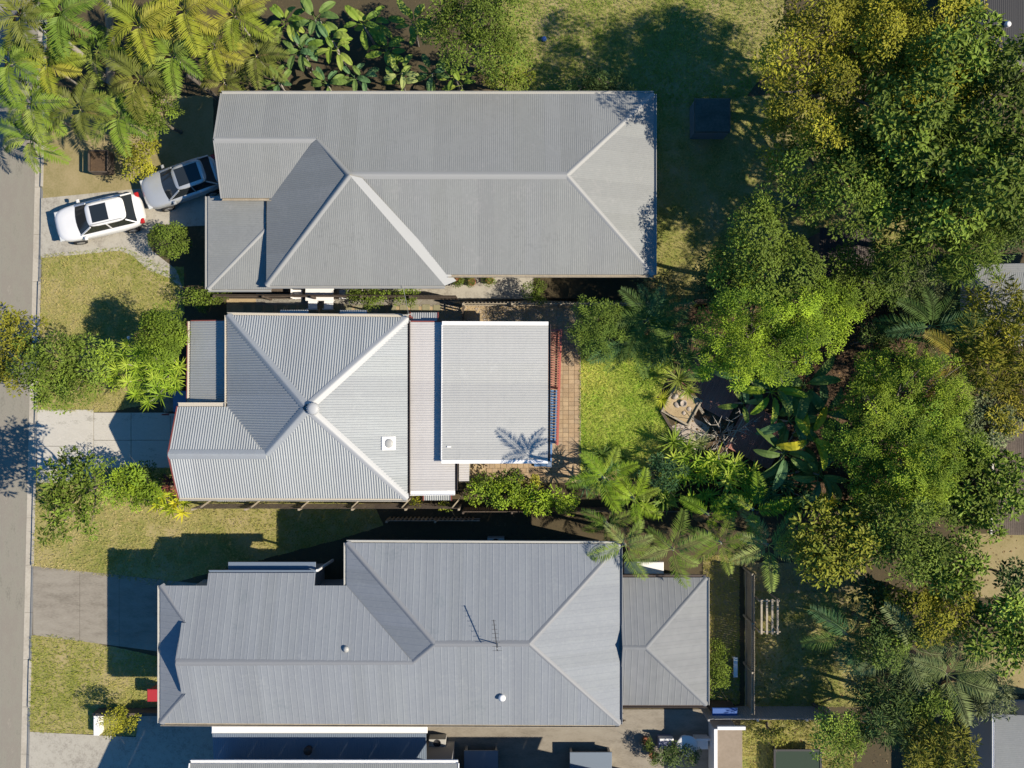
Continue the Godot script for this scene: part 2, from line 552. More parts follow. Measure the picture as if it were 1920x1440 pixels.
func make_plants() -> void:
	L.fine = clump(96, 0.105, 0.056, 0.36, 101)
	L.small = clump(72, 0.15, 0.075, 0.40, 102)
	L.broad = clump(40, 0.25, 0.12, 0.42, 103)
	L.long = clump(54, 0.30, 0.055, 0.36, 104, 0.35)
	L.big = clump(20, 0.55, 0.20, 0.36, 105)
	L.tuft = rosette(7, 0.085, 0.012, 0.12, 106, 0.5, 1.35)
	L.pineneedle = rosette(30, 0.55, 0.042, 0.06, 107, -0.1, 1.1)
	for k in 3:
		L["frond%d" % k] = frond(2.7, 0.62, 0.062, 0.30 + .12 * k, 0.52 + .10 * k, 34, 110 + k)
		L["cane%d" % k] = frond(2.2, 0.60, 0.072, 0.42 + .14 * k, 0.75 + .16 * k, 32, 120 + k)
		L["paddle%d" % k] = paddle(0.55, 1.35, 0.52, 0.55 + .18 * k, 0.62 + .10 * k, 130 + k)
		L["banana%d" % k] = paddle(0.5, 1.9, 0.56, 0.50 + .18 * k, 0.72 + .10 * k, 140 + k)
		L["straps%d" % k] = rosette(17, 0.74, 0.085, 0.09, 150 + k, -0.05, 1.25)
		L["yucca%d" % k] = rosette(60, 1.05, 0.05, 0.11, 160 + k, -0.1, 1.4)

func scatter(parent: Node, called: String, mesh: Mesh, m: Material, xfs: Array, cols: Array) -> MultiMeshInstance3D:
	var mm := MultiMesh.new()
	mm.transform_format = MultiMesh.TRANSFORM_3D
	mm.use_colors = true
	mm.mesh = mesh
	mm.instance_count = xfs.size()
	for i in xfs.size():
		mm.set_instance_transform(i, xfs[i])
		mm.set_instance_color(i, cols[i])
	var o := MultiMeshInstance3D.new()
	o.multimesh = mm
	o.material_override = m
	if parent == null:
		o.name = numbered(called)
		add_child(o)
	else:
		o.name = called
		parent.add_child(o, true)
	o.set_meta("kind", "stuff")
	return o

# crown of leaf sprays on the shells of several lobes; colours a to b change from bough to bough
func crown(parent: Node3D, lobes: Array, mesh: Mesh, dens: float, size: float, a: Color, b: Color) -> void:
	var xfs: Array = []
	var cols: Array = []
	var off := parent.position
	for i in lobes.size():
		var c: Vector3 = lobes[i][0]
		var r: Vector3 = lobes[i][1]
		var tone := rr(0, 1)
		var light := rr(.7, 1.2)
		var n := int(dens * 9.5 * (r.x * r.z + r.x * r.y) / (size * size))
		for k in n:
			var d := Vector3(rng.randfn(), rng.randfn(), rng.randfn()).normalized()
			if d.y < -0.35:
				d.y = -d.y
			var f := rr(.72, 1.05) * (1.0 + 0.55 * noise.get_noise_3d(c.x * 20 + d.x * 55, c.y * 20 + d.y * 55, c.z * 20 + d.z * 55))
			var p := c + d * r * f
			var hid := false
			for j in lobes.size():
				if j != i:
					var q: Vector3 = (p - lobes[j][0]) / lobes[j][1]
					if q.length_squared() < 0.42:
						hid = true
						break
			if hid:
				continue
			var y := (d + Vector3.UP * 0.7 + Vector3(rr(-.4, .4), 0, rr(-.4, .4))).normalized()
			var x := y.cross(Vector3(cos(k * 2.4), 0.1, sin(k * 2.4))).normalized()
			var s := size * rr(.75, 1.2)
			xfs.append(Transform3D(Basis(x, y, x.cross(y)).scaled_local(Vector3(s, s, s)), p - off))
			var col := a.lerp(b, clampf(tone * .7 + rr(-.15, .45), 0, 1)) * light * rr(1.15, 2.0)
			col.a = 1
			cols.append(col)
	scatter(parent, "crown", mesh, M.leaf, xfs, cols)

func trunk(parent: Node3D, at: Vector3, top: Vector3, r: float, ends: Array, m: Material) -> void:
	var st := mb()
	var o := parent.position
	var mid := at.lerp(top, .5) + Vector3(rr(-.2, .2), 0, rr(-.2, .2))
	tube(st, [at - o + Vector3(0, -.05, 0), at.lerp(mid, .15) - o, mid - o, top - o], [r * 1.35, r, r * .8, r * .6], 8)
	for e in ends:
		var st0 := mid.lerp(top, rr(.2, 1.0))
		var b: Vector3 = st0.lerp(e, .5) + Vector3(0, -.15, 0)
		tube(st, [st0 - o, b - o, e - o], [r * .55, r * .38, r * .14], 5)
		for q in 2:
			var tw: Vector3 = e + Vector3(rr(-.7, .7), rr(.1, .5), rr(-.7, .7))
			tube(st, [b.lerp(e, .6) - o, tw - o], [r * .18, r * .05], 4)
	put("trunk", fin(st), m, parent)

# px, py: where the crown shows in the picture; hc: height of its middle; rx, ry: its half sizes in picture pixels
func tree(called: String, label: String, cat: String, px: float, py: float, hc: float, rx: float, ry: float, leaf: String, a: Color, b: Color, n_lobes := 12, dens := 1.0, size := 1.0, group := "", bark := "bark") -> Node3D:
	rng.seed = hash(label)
	var c := P(px, py, hc)
	var s := (H - hc) / H / K
	var R := Vector3(rx * s * 1.1, minf(hc * 0.42, (rx + ry) * s * .42), ry * s * 1.1)
	var o := thing(called, label, cat, Vector3(c.x, 0, c.z), 0, group)
	var lobes: Array = []
	var ends: Array = []
	for i in n_lobes:
		var t := TAU * i * 0.381966 + rr(-.3, .3)
		var q := sqrt((i + 0.5) / n_lobes) * (0.82 if n_lobes > 29 else 0.70)
		var d := Vector3(cos(t) * q, sqrt(maxf(0, 1 - q * q)) * 0.62 + (rr(-.75, .45) if n_lobes > 29 else rr(-.45, .22)), sin(t) * q)
		var k := (rr(.17, .29) if n_lobes > 29 else rr(.22, .38)) if n_lobes > 13 else ( rr(.28, .44) * (1.0 if n_lobes > 6 else 1.3))
		var lobe := c + d * R
		var lr := Vector3(R.x * k, minf(R.x, R.z) * k * .85, R.z * k)
		lr.x = (lr.x + lr.z * .5) / 1.5; lr.z = (lr.z + lr.x * .5) / 1.5
		lobes.append([lobe, lr])
		if i % 2 == 0:
			ends.append(lobe)
	if n_lobes < 14:
		lobes.append([c - Vector3(0, R.y * .2, 0), R * Vector3(.50, .42, .50)])
	trunk(o, Vector3(c.x, 0, c.z), c, clampf(R.x * 0.055, .03, .3), ends, M[bark])
	crown(o, lobes, L[leaf], dens, size, a, b)
	return o

# plant made of separate large leaves about one heart; stem from the ground
func leaves_plant(called: String, label: String, cat: String, px: float, py: float, h: float, n: int, kind: String, size: float, cols: Array, group := "", stems := 1, bark := "bark_pale", lo := -0.25, hi := 0.55) -> Node3D:
	rng.seed = hash(label)
	var c := P(px, py, h)
	var o := thing(called, label, cat, Vector3(c.x, 0, c.z), 0, group)
	var mats: Array = []
	for col in cols:
		mats.append(leaf_for(col))
	var piece := "frond" if kind in ["frond", "cane"] else "leaf"
	for s in stems:
		var top := Vector3(0, h, 0) if stems == 1 else Vector3(rr(-.5, .5), h * rr(.75, 1.0), rr(-.5, .5)) * Vector3(size, 1, size)
		var st := mb()
		var r := 0.09 if kind == "frond" else 0.05
		tube(st, [Vector3(top.x * .4, -.05, top.z * .4), top * Vector3(.6, .5, .6), top], [r * 1.3, r, r * .8], 7)
		put("stem", fin(st), M[bark], o)
		var m := int(ceil(float(n) / stems))
		for i in m:
			var leaf := put(piece, L["%s%d" % [kind, rng.randi() % 3]], mats[rng.randi() % mats.size()], o)
			leaf.position = top + Vector3(0, rr(-.12, .1), 0)
			leaf.rotation = Vector3(rr(-.35, .35), i * 2.39996 + rr(-.3, .3), lerpf(hi, lo, (i + .5) / m) + rr(-.1, .1))
			leaf.scale = Vector3.ONE * size * rr(.78, 1.12)
			if piece == "frond" and i == m - 1:
				leaf.material_override = leaf_for(Color(.15, .105, .05))
				leaf.rotation.z = -.75
				leaf.scale *= .8
				leaf.set_meta("label", "dry brown hanging frond")
	return o

var leaf_mats := {}
func leaf_for(c: Color) -> Material:
	if not leaf_mats.has(c):
		leaf_mats[c] = leaf_plain(c)
	return leaf_mats[c]

# clump of strap-leaved rosettes on short stems, each rosette one part
func rosette_plant(called: String, label: String, cat: String, spots: Array, h: float, kind: String, size: float, cols: Array, group := "", stem_r := 0.025, spread := 0.6) -> Node3D:
	rng.seed = hash(label)
	var mid := Vector3.ZERO
	for s in spots:
		mid += P(s[0], s[1], h)
	mid /= spots.size()
	var o := thing(called, label, cat, Vector3(mid.x, 0, mid.z), 0, group)
	for s in spots:
		var top := P(s[0], s[1], h * rr(.85, 1.12)) - o.position
		var st := mb()
		tube(st, [Vector3(top.x * (1 - spread), -.03, top.z * (1 - spread)), Vector3(top.x * (1 - spread * .35), top.y * .55, top.z * (1 - spread * .35)), top], [stem_r * 1.6, stem_r, stem_r * .8], 6)
		put("branch", fin(st), M.bark_pale, o)
		var mesh: Mesh = L[kind] if L.has(kind) else L["%s%d" % [kind, rng.randi() % 3]]
		var r := put("leaf_rosette", mesh, leaf_for(cols[rng.randi() % cols.size()]), o)
		r.position = top
		r.rotation = Vector3(rr(-.3, .3), rr(0, TAU), rr(-.3, .3))
		r.scale = Vector3.ONE * size * rr(.82, 1.15)
	return o

func grass(label: String, poly: PackedVector2Array, per_m2: float, y: float, a: Color, b: Color, size := 1.0) -> void:
	rng.seed = hash(label)
	var lo := poly[0]
	var hi := poly[0]
	for p in poly:
		lo = lo.min(p)
		hi = hi.max(p)
	var n := int((hi.x - lo.x) * (hi.y - lo.y) * per_m2)
	var xfs: Array = []
	var cols: Array = []
	for i in n:
		var p := Vector2(rr(lo.x, hi.x), rr(lo.y, hi.y))
		if not Geometry2D.is_point_in_polygon(p, poly):
			continue
		var s := rr(.7, 1.3) * size
		xfs.append(Transform3D(Basis(Vector3.UP, rr(0, TAU)).scaled(Vector3(s, s * rr(.6, 1.1), s)), Vector3(p.x, y, p.y)))
		var t := clampf(noise.get_noise_2d(p.x * 7, p.y * 7) * 1.1 + .5 + rr(-.25, .25), 0, 1)
		var c := a.lerp(b, t) * rr(1.5, 2.3)
		c.a = 1
		cols.append(c)
	var o := scatter(null, "grass", L.tuft, M.leaf, xfs, cols)
	tag(o, label, "grass", "", "stuff")

# ---------------------------------------------------------------- the place
func _ready() -> void:
	rng.seed = 7
	noise.seed = 5
	noise.frequency = 0.02
	# camera, sky, sun, exposure
	var cam := Camera3D.new()
	cam.name = "camera"
	add_child(cam)
	cam.position = Vector3(0, H, 0)
	cam.rotation = Vector3(-PI / 2, 0, 0)
	cam.fov = rad_to_deg(2.0 * atan(720.0 / (K * H)))
	cam.near = 0.5
	cam.far = 600.0
	cam.current = true
	var sky_m := ProceduralSkyMaterial.new()
	sky_m.sky_top_color = Color(0.15, 0.365, 0.57)
	sky_m.sky_horizon_color = Color(0.52, 0.64, 0.80)
	sky_m.sky_curve = 0.12
	sky_m.ground_bottom_color = Color(0.16, 0.17, 0.12)
	sky_m.ground_horizon_color = Color(0.42, 0.50, 0.58)
	sky_m.energy_multiplier = 1.05
	var sky := Sky.new()
	sky.sky_material = sky_m
	var env := Environment.new()
	env.background_mode = Environment.BG_SKY
	env.sky = sky
	env.tonemap_mode = Environment.TONE_MAPPER_LINEAR
	env.tonemap_exposure = 1.35
	env.sdfgi_enabled = true
	env.ssao_enabled = true
	env.ssil_enabled = true
	var we := WorldEnvironment.new()
	we.name = "world_environment"
	we.environment = env
	add_child(we)
	var sun := DirectionalLight3D.new()
	sun.name = "sun"
	add_child(sun)
	var el := deg_to_rad(43.0)
	var flat := Vector3(-1, 0, -0.225).normalized()
	var dirn := flat * cos(el) - Vector3.UP * sin(el)
	sun.look_at_from_position(Vector3.ZERO, dirn, Vector3.UP)
	sun.light_energy = 1.6
	sun.light_color = Color(1.0, 0.95, 0.87)
	sun.light_angular_distance = 0.5
	sun.shadow_enabled = true
	make_materials()
	make_plants()
	build_ground()
	build_house_centre()
	build_house_north()
	build_house_south()
	build_other_buildings()
	build_fences()
	build_yard_things()
	build_cars()
	build_trees()
	build_plants()

# ---- ground, road, paths
func kerb_x(z: float) -> float:
	return -24.03 - 0.0243 * z

func build_ground() -> void:
	var st := mb()
	quad(st, Vector3(-220, -.16, -220), Vector3(-220, -.16, 220), Vector3(220, -.16, 220), Vector3(220, -.16, -220))
	struct("ground", "dry earth ground under the whole neighbourhood", fin(st), M.dirt)
	var lot := PackedVector2Array([Vector2(kerb_x(-120), -120), Vector2(kerb_x(120), 120), Vector2(120, 120), Vector2(120, -120)])
	sheet("garden_soil", "brown soil of the house blocks right of the kerb", lot, 0.0, M.dirt)
	st = mb()
	quad(st, Vector3(kerb_x(-120) - 9.0, -.11, -120), Vector3(kerb_x(120) - 9.0, -.11, 120), Vector3(kerb_x(120) - .42, -.11, 120), Vector3(kerb_x(-120) - .42, -.11, -120))
	struct("road", "worn grey asphalt road along the left edge", fin(st), M.asphalt)
	# kerb and channel in lengths; lower where a driveway crosses it
	var drive := [[-9.6, -6.4], [1.3, 5.2], [9.2, 12.8], [17.5, 19.8]]
	var kerb := thing("kerb", "pale concrete kerb and channel beside the road", "kerb")
	kerb.set_meta("kind", "structure")
	kerb.remove_meta("category")
	var z := -34.0
	while z < 34.0:
		var z2 := z + 2.4
		var low := false
		for d in drive:
			if z + 1.2 > d[0] - .3 and z + 1.2 < d[1] + .3:
				low = true
		st = mb()
		var a := z + .006
		var b := z2 - .006
		var top := 0.02 if not low else -0.045
		var pr := [[-.46, -.100], [-.19, -.112], [-.13, top - .03 if not low else -.09], [-.10, top], [.03, top if not low else .012], [.03, -.2]]
		for i in pr.size() - 1:
			var p: Array = pr[i]
			var q: Array = pr[i + 1]
			quad(st, Vector3(kerb_x(a) + p[0], p[1], a), Vector3(kerb_x(b) + p[0], p[1], b), Vector3(kerb_x(b) + q[0], q[1], b), Vector3(kerb_x(a) + q[0], q[1], a))
		put("kerbstone", fin(st), M.kerb, kerb)
		z = z2
	# lawns
	sheet("grass_verge", "tan dry grass verge above the white car", outline([[70, 180], [400, 180], [400, 350], [300, 352], [90, 372], [80, 372]], .06), .004, M.dry)
	var front_a := outline([[79, 478], [235, 462], [262, 478], [318, 500], [345, 500], [345, 585], [336, 640], [345, 745], [205, 772], [70, 772]], .05)
	sheet("front_lawn", "front lawn between the curved path and the pale driveway", front_a, .004, M.lawn_front)
	grass("short green and straw grass on the lawn left of the middle houses", front_a, 120, .004, Color(.13, .16, .022), Color(.26, .22, .09))
	var front_b := outline([[67, 880], [330, 875], [345, 930], [700, 945], [720, 985], [640, 1010], [525, 1040], [390, 1075], [300, 1100], [215, 1082], [62, 1062]], .05)
	sheet("front_lawn", "dry front lawn with straw patches above the brown driveway", front_b, .004, M.lawn_front)
	grass("dry grass on the lawn above the brown driveway", front_b, 100, .004, Color(.15, .16, .03), Color(.29, .24, .11))
	var front_c := outline([[59, 1192], [110, 1190], [300, 1232], [330, 1240], [330, 1320], [262, 1330], [255, 1380], [56, 1372]], .05)
	sheet("front_lawn", "yellow green front lawn below the brown driveway", front_c, .004, M.lawn_front)
	grass("yellow green grass on the lawn beside the red bin", front_c, 120, .004, Color(.15, .17, .025), Color(.27, .24, .08))
	var back := outline([[1086, 560], [1180, 565], [1262, 600], [1262, 690], [1232, 745], [1258, 800], [1262, 870], [1180, 900], [1086, 890]], .05)
	sheet("back_lawn", "bright green back lawn right of the brick paving", back, .006, M.lawn)
	grass("bright green grass on the back lawn beside the brick paving", back, 420, .006, Color(.12, .22, .015), Color(.40, .37, .11))
	var top_l := outline([[930, -60], [1470, -60], [1470, 90], [1400, 180], [1300, 200], [930, 190]], .08)
	sheet("back_lawn", "yellowish lawn at the top behind the upper house", top_l, .004, M.lawn_front)
	grass("yellowish grass on the lawn at the top edge", top_l, 170, .004, Color(.11, .17, .022), Color(.21, .215, .055))
	var yard_n := outline([[1180, 180], [1700, 180], [1700, 575], [1225, 575], [1180, 520]], .08)
	sheet("back_lawn", "shaded lawn behind the upper house", yard_n, .008, M.lawn_front)
	grass("grass in the yard right of the upper house", yard_n, 90, .008, Color(.11, .14, .025), Color(.26, .22, .09))
	var yard_s := outline([[1396, 1060], [1560, 1050], [1640, 1110], [1640, 1325], [1396, 1325]], .06)
	sheet("back_lawn", "shaded lawn behind the slatted fence of the lower house", yard_s, .004, M.lawn_front)
	grass("grass in the fenced yard right of the lower house", yard_s, 120, .004, Color(.12, .14, .03), Color(.26, .22, .09))
	var strip_s := outline([[1318, 1040], [1386, 1040], [1386, 1320], [1318, 1320]], .05)
	sheet("grass_strip", "narrow grass strip along the end of the lower house", strip_s, .004, M.dry)
	grass("grass on the strip between lower house and slatted fence", strip_s, 250, .004, Color(.12, .16, .02), Color(.26, .22, .07))
	var corner := outline([[1388, 1350], [1600, 1350], [1600, 1500], [1388, 1500]], .05)
	sheet("back_lawn", "small yellow green lawn at the bottom edge", corner, .004, M.lawn_front)
	grass("grass on the lawn beside the tan flat roof", corner, 200, .004, Color(.15, .17, .03), Color(.25, .22, .07))
	var far_r := outline([[1800, 1000], [2000, 1000], [2000, 1120], [1830, 1120]], .06)
	sheet("dirt_yard", "sandy dry yard at the right edge", far_r, .004, M.dry)
	sheet("dirt_yard", "pale sandy yard near the lower right corner", outline([[1800, 1210], [2000, 1200], [2000, 1300], [1830, 1300]], .08), .004, M.dry)
	sheet("garden_path", "sandy strip under the trees right of the lower house", outline([[1395, 1055], [1620, 1055], [1620, 1112], [1440, 1112], [1395, 1100]], .06), .008, M.dry)
	sheet("bare_earth", "brown leaf litter under the trees at the end of the garden", outline([[1262, 560], [1800, 560], [1800, 960], [1420, 960], [1300, 900], [1262, 760]], .06), .008, M.mulch)
	rng.seed = 808
	var lf: Array = []
	var lc: Array = []
	for i in 9000:
		var p := P(rr(1262, 1800), rr(560, 960))
		if i > 5500:
			p = P(rr(1400, 1920), rr(0, 1440))
		var sc := rr(.6, 1.5)
		lf.append(Transform3D(Basis.from_euler(Vector3(rr(-.3, .3), rr(0, TAU), rr(-.3, .3))).scaled(Vector3.ONE * sc), p + Vector3(0, .03, 0)))
		var cc: Color = [Color(.16, .09, .04), Color(.30, .19, .09), Color(.09, .055, .03), Color(.36, .27, .13)][rng.randi() % 4]
		lc.append(cc)
	st = mb()
	leaf_kite(st, Vector3.ZERO, Vector3.RIGHT, Vector3.UP, .11, .05)
	tag(scatter(null, "fallen_leaves", fin(st), M.leaf, lf, lc), "dry fallen leaves lying under the garden trees", "leaves", "", "stuff")
	# driveways and paths
	sheet("driveway", "pale concrete driveway under the parked cars", outline([[77, 372], [300, 350], [410, 288], [440, 288], [440, 420], [345, 425], [300, 420], [275, 440], [285, 470], [330, 505], [345, 545], [320, 522], [275, 505], [250, 480], [225, 470], [76, 484]]), .012, M.concrete_a)
	# middle driveway cast in bays
	var dw := thing("driveway", "pale concrete driveway of the middle house cast in bays", "driveway")
	dw.set_meta("kind", "structure")
	dw.remove_meta("category")
	var xs := [-24.08, -21.2, -19.3, -17.3, -15.4, -13.3]
	for i in xs.size() - 1:
		var zn := 1.45 if i > 0 else 1.30
		var zs := 4.25 if i > 0 else 5.0
		var zm := (zn + zs) / 2
		for k in 2:
			st = mb()
			bx(st, Vector3(xs[i] + .008, -.1, (zn if k == 0 else zm + .008)), Vector3(xs[i + 1] - .008, .014, (zm - .008 if k == 0 else zs)), .012)
			put("slab", fin(st), M.concrete, dw)
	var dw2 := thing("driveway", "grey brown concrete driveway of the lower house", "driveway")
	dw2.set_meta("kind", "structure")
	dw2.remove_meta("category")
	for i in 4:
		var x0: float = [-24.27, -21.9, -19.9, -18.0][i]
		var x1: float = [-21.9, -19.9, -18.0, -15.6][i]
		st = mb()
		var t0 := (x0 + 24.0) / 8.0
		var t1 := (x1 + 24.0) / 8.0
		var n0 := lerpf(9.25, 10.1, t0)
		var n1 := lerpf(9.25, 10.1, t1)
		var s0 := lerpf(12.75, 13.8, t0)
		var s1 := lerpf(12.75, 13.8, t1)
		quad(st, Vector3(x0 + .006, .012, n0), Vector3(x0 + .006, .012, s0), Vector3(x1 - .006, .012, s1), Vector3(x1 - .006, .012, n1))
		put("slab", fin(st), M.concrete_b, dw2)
	sheet("driveway", "pale driveway at the lower left corner", outline([[56, 1372], [255, 1382], [262, 1330], [470, 1330], [470, 1560], [52, 1560]]), .012, M.concrete_a)
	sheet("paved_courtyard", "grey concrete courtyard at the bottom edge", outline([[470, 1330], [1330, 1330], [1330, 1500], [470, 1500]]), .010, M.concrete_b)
	sheet("patio", "sandy concrete patio along the upper house", outline([[480, 500], [1000, 490], [1000, 562], [840, 575], [480, 572]]), .010, M.concrete_a)
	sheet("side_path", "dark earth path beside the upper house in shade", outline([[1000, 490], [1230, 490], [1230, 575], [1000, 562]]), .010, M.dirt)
	# gravel side path with stepping pavers
	var gr := outline([[425, 560], [1096, 560], [1096, 650], [425, 650]])
	sheet("gravel_path", "tan gravel path along the upper side of the middle house", gr, .010, M.gravel)
	rng.seed = 404
	st = mb()
	for i in 1500:
		var p := Vector3(rr(-3.6, 2.9), .012, rr(-4.2, -2.7))
		var r := rr(.012, .03)
		bx(st, Vector3(-r, 0, -r * .8), Vector3(r, r, r * .8), r * .4, Transform3D(Basis(Vector3.UP, rr(0, TAU)), p))
	var pebbles := put("pebbles", fin(st), M.stone)
	tag(pebbles, "loose pebbles on the tan gravel path", "pebbles", "", "stuff")
	var sp := thing("stepping_stones", "row of square olive pavers along the gravel path", "paving")
	sp.set_meta("kind", "structure")
	sp.remove_meta("category")
	for i in 24:
		var x := -13.6 + i * .565
		if x > -3.6:
			break
		st = mb()
		var o := rr(-.02, .02)
		bx(st, Vector3(x, .0, -4.02 + o), Vector3(x + .40, .035, -3.62 + o), .01)
		put("paver", fin(st), M.step, sp)
	# brick paved patio
	var pv := thing("brick_patio", "sandy brick paving between the rear deck and the back lawn", "patio")
	pv.set_meta("kind", "structure")
	pv.remove_meta("category")
	sheet("paving_bed", "dark sand bed under the brick paving", outline([[855, 835], [1015, 835], [1015, 600], [1088, 600], [1088, 905], [855, 905]]), .014, M.gravel)
	rng.seed = 77
	var vars: Array = []
	for k in 4:
		st = mb()
		bx(st, Vector3(-.138, 0, -.108), Vector3(.138, .045, .108), .008)
		vars.append(fin(st))
	for row in 36:
		for col in 17:
			var x := 3.29 - col * .287
			var zz := -3.05 + row * .225
			if col > 4 and zz < 3.35:
				continue
			if zz > 4.75 or (row % 2 == 1 and col == 16):
				continue
			var b := put("brick", vars[(row + col) % 4], M["paver%d" % (rng.randi() % 5)], pv)
			b.position = Vector3(x - (.14 if col > 4 and row % 2 == 1 else 0.0), .006 + rr(-.004, .004), zz)
			b.rotation.y = rr(-.02, .02)
	box("edging", Vector3(3.44, 0, -3.2), Vector3(3.49, .055, 4.85), M.timber_pale, pv)

# ---- the middle house, square hipped core, front porch, garage wing and rear skillion
func build_house_centre() -> void:
	var h := thing("middle_house", "pale grey iron roofed house in the middle with pyramid roof and rear skillion", "house")
	var zi: Material = M.zinc
	var apex := Vector3(-9.08, 5.55, 1.06)
	var nw := Vector3(-13.25, 3.6, -3.2)
	var ne := Vector3(-4.86, 3.6, -3.1)
	var se := Vector3(-4.86, 3.6, 5.34)
	var sw := Vector3(-15.5, 3.6, 5.30)
	var rl := Vector3(-15.6, 4.57, 3.20)     # garage ridge, left end
	var rv := Vector3(-11.17, 4.57, 3.20)    # garage ridge meets the hip
	var gv := Vector3(-13.25, 3.6, 1.06)
	var gl := Vector3(-15.55, 3.6, 1.06)
	plane(h, [nw, ne, apex], Vector3(0, 0, -1), zi)
	plane(h, [ne, se, apex], Vector3(1, 0, 0), zi)
	plane(h, [nw, apex, rv, gv], Vector3(-1, 0, 0), zi)
	plane(h, [apex, se, sw, rl, rv], Vector3(0, 0, 1), zi)
	plane(h, [rl, rv, gv, gl], Vector3(0, 0, -1), zi)
	cap(h, apex + Vector3(-.1, .0, -.1), nw, .42, zi, .09)
	cap(h, ne, apex + Vector3(.1, 0, -.1), .42, M.cap_white, .08)
	cap(h, se, apex + Vector3(.1, 0, .1), .40, M.cap_white, .08)
	cap(h, rv, apex + Vector3(-.1, 0, .1), .46, zi, .09)
	cap(h, rl + Vector3(-.02, 0, 0), rv, .44, zi, .08)
	var st := mb()
	bar(st, rv + Vector3(0, -.01, 0), gv + Vector3(0, -.01, 0), .16, .02)
	put("valley_flashing", fin(st), M.gutter_grey, h)
	gutter(h, nw, ne, Vector3(0, 0, -1), M.cream)
	gutter(h, sw, se, Vector3(0, 0, 1), M.cream)
	gutter(h, gl, gv, Vector3(0, 0, -1), M.cream, .2)
	gutter(h, nw, gv, Vector3(-1, 0, 0), M.cream, .12)
	gutter(h, ne, se, Vector3(1, 0, 0), M.gutter_dark, .10)
	# red barge boards on the garage gable
	beam("barge_board", gl + Vector3(-.03, -.05, 0), rl + Vector3(-.03, -.05, 0), .05, .16, M.red, h)
	beam("barge_board", rl + Vector3(-.03, -.05, 0), sw + Vector3(-.03, -.05, 0), .05, .16, M.red, h)
	beam("downpipe", Vector3(-4.78, 3.4, -3.16), Vector3(-4.78, .1, -3.16), .08, .08, M.red, h)
	# walls and garage gable wall
	walls(h, -12.8, -5.2, -2.75, 4.9, 3.55, M.cream_wall)
	walls(h, -15.0, -12.8, 1.45, 4.9, 3.5, M.cream_wall)
	st = mb()
	var g0 := Vector3(-14.9, 3.5, 1.45)
	quad(st, Vector3(-15.0, 3.5, 1.45), Vector3(-15.0, 3.5, 4.9), Vector3(-15.0, 4.40, 3.2), Vector3(-15.0, 4.40, 3.19))
	quad(st, g0, Vector3(-14.9, 4.40, 3.19), Vector3(-14.9, 4.40, 3.2), Vector3(-14.9, 3.5, 4.9))
	put("gable_wall", fin(st), M.cream_wall, h)
	var door := box("garage_door", Vector3(-15.05, .05, 1.9), Vector3(-15.0, 2.4, 4.5), M.white, h)
	for k in 4:
		beam("groove", Vector3(-15.055, .55 + k * .48, 1.95), Vector3(-15.055, .55 + k * .48, 4.45), .012, .02, M.gutter_grey, door)
	for x in [-11.8, -9.0, -6.4]:
		window(h, Vector3(x, 2.2, -2.78), 1.3, 1.2, Vector3(0, 0, -1), M.white)
		window(h, Vector3(x, 2.2, 4.93), 1.3, 1.2, Vector3(0, 0, 1), M.white)
	# striped window hoods on both long sides
	for s in [[525, 578, 584, -1], [637, 688, 584, -1], [406, 460, 939, 1], [566, 616, 940, 1]]:
		var zed := -3.36 if s[3] < 0 else 5.42
		var a := P(s[0], 0, 2.75).x
		var b := P(s[1], 0, 2.75).x
		var zw := -2.75 if s[3] < 0 else 4.9
		var hood := put("window_hood", sheeting([Vector3(a, 3.0, zw), Vector3(b, 3.0, zw), Vector3(b, 2.7, zed + .16 * s[3]), Vector3(a, 2.7, zed + .16 * s[3])], Vector3(0, 0, s[3]), .105, .012), zi, h)
		for x in [a, b]:
			beam("bracket", Vector3(x, 2.93, zw), Vector3(x, 2.66, zed + .12 * s[3]), .03, .05, M.red, hood)
	# roof vents
	var wv := mb()
	lathe(wv, Vector3(-8.78, 5.44, 1.09), [Vector2(.16, 0), Vector2(.16, .14), Vector2(.25, .17), Vector2(.285, .24), Vector2(.25, .33), Vector2(.12, .38), Vector2(0, .385)], 20)
	var vent := put("round_vent", fin(wv), M.cap_white, h)
	wv = mb()
	for k in 18:
		var a := TAU * k / 18
		var d := Vector3(cos(a), 0, sin(a))
		bar(wv, Vector3(-8.78, 5.61, 1.09) + d * .27, Vector3(-8.78, 5.78, 1.09) + d * .255, .012, .03)
	put("vane", fin(wv), M.gutter_grey, vent)
	wv = mb()
	bar(wv, Vector3(-5.98, 4.16, 2.73), Vector3(-5.38, 3.885, 2.73), .62, .07, .012)
	var sq := put("square_vent", fin(wv), M.white, h)
	wv = mb()
	lathe(wv, Vector3(-5.66, 4.05, 2.73), [Vector2(.21, 0), Vector2(.21, .07), Vector2(.19, .10), Vector2(.10, .125), Vector2(0, .13)], 18)
	put("vent_dome", fin(wv), M.gutter_grey, sq)
	# low roof between core and skillion
	var mid := Node3D.new()
	var a0 := Vector3(-4.76, 3.38, -2.9)
	var a1 := Vector3(-2.68, 3.2, -2.9)
	var a2 := Vector3(-2.68, 3.2, 5.0)
	var a3 := Vector3(-4.76, 3.38, 5.0)
	plane(h, [a0, a1, a2, a3], Vector3(1, 0, 0), M.zinc_warm)
	mid.free()
	beam("fascia", a0 + Vector3(0, -.06, -.03), a1 + Vector3(0, -.06, -.03), .05, .14, M.red, h)
	gutter(h, a3 + Vector3(.0, 0, 0), a2, Vector3(0, 0, 1), M.white, .22)
	gutter(h, Vector3(-2.68, 3.2, 3.7), a2, Vector3(1, 0, 0), M.gutter_dark, .12)
	walls(h, -5.05, -2.9, -2.6, 4.75, 3.12, M.cream_wall)
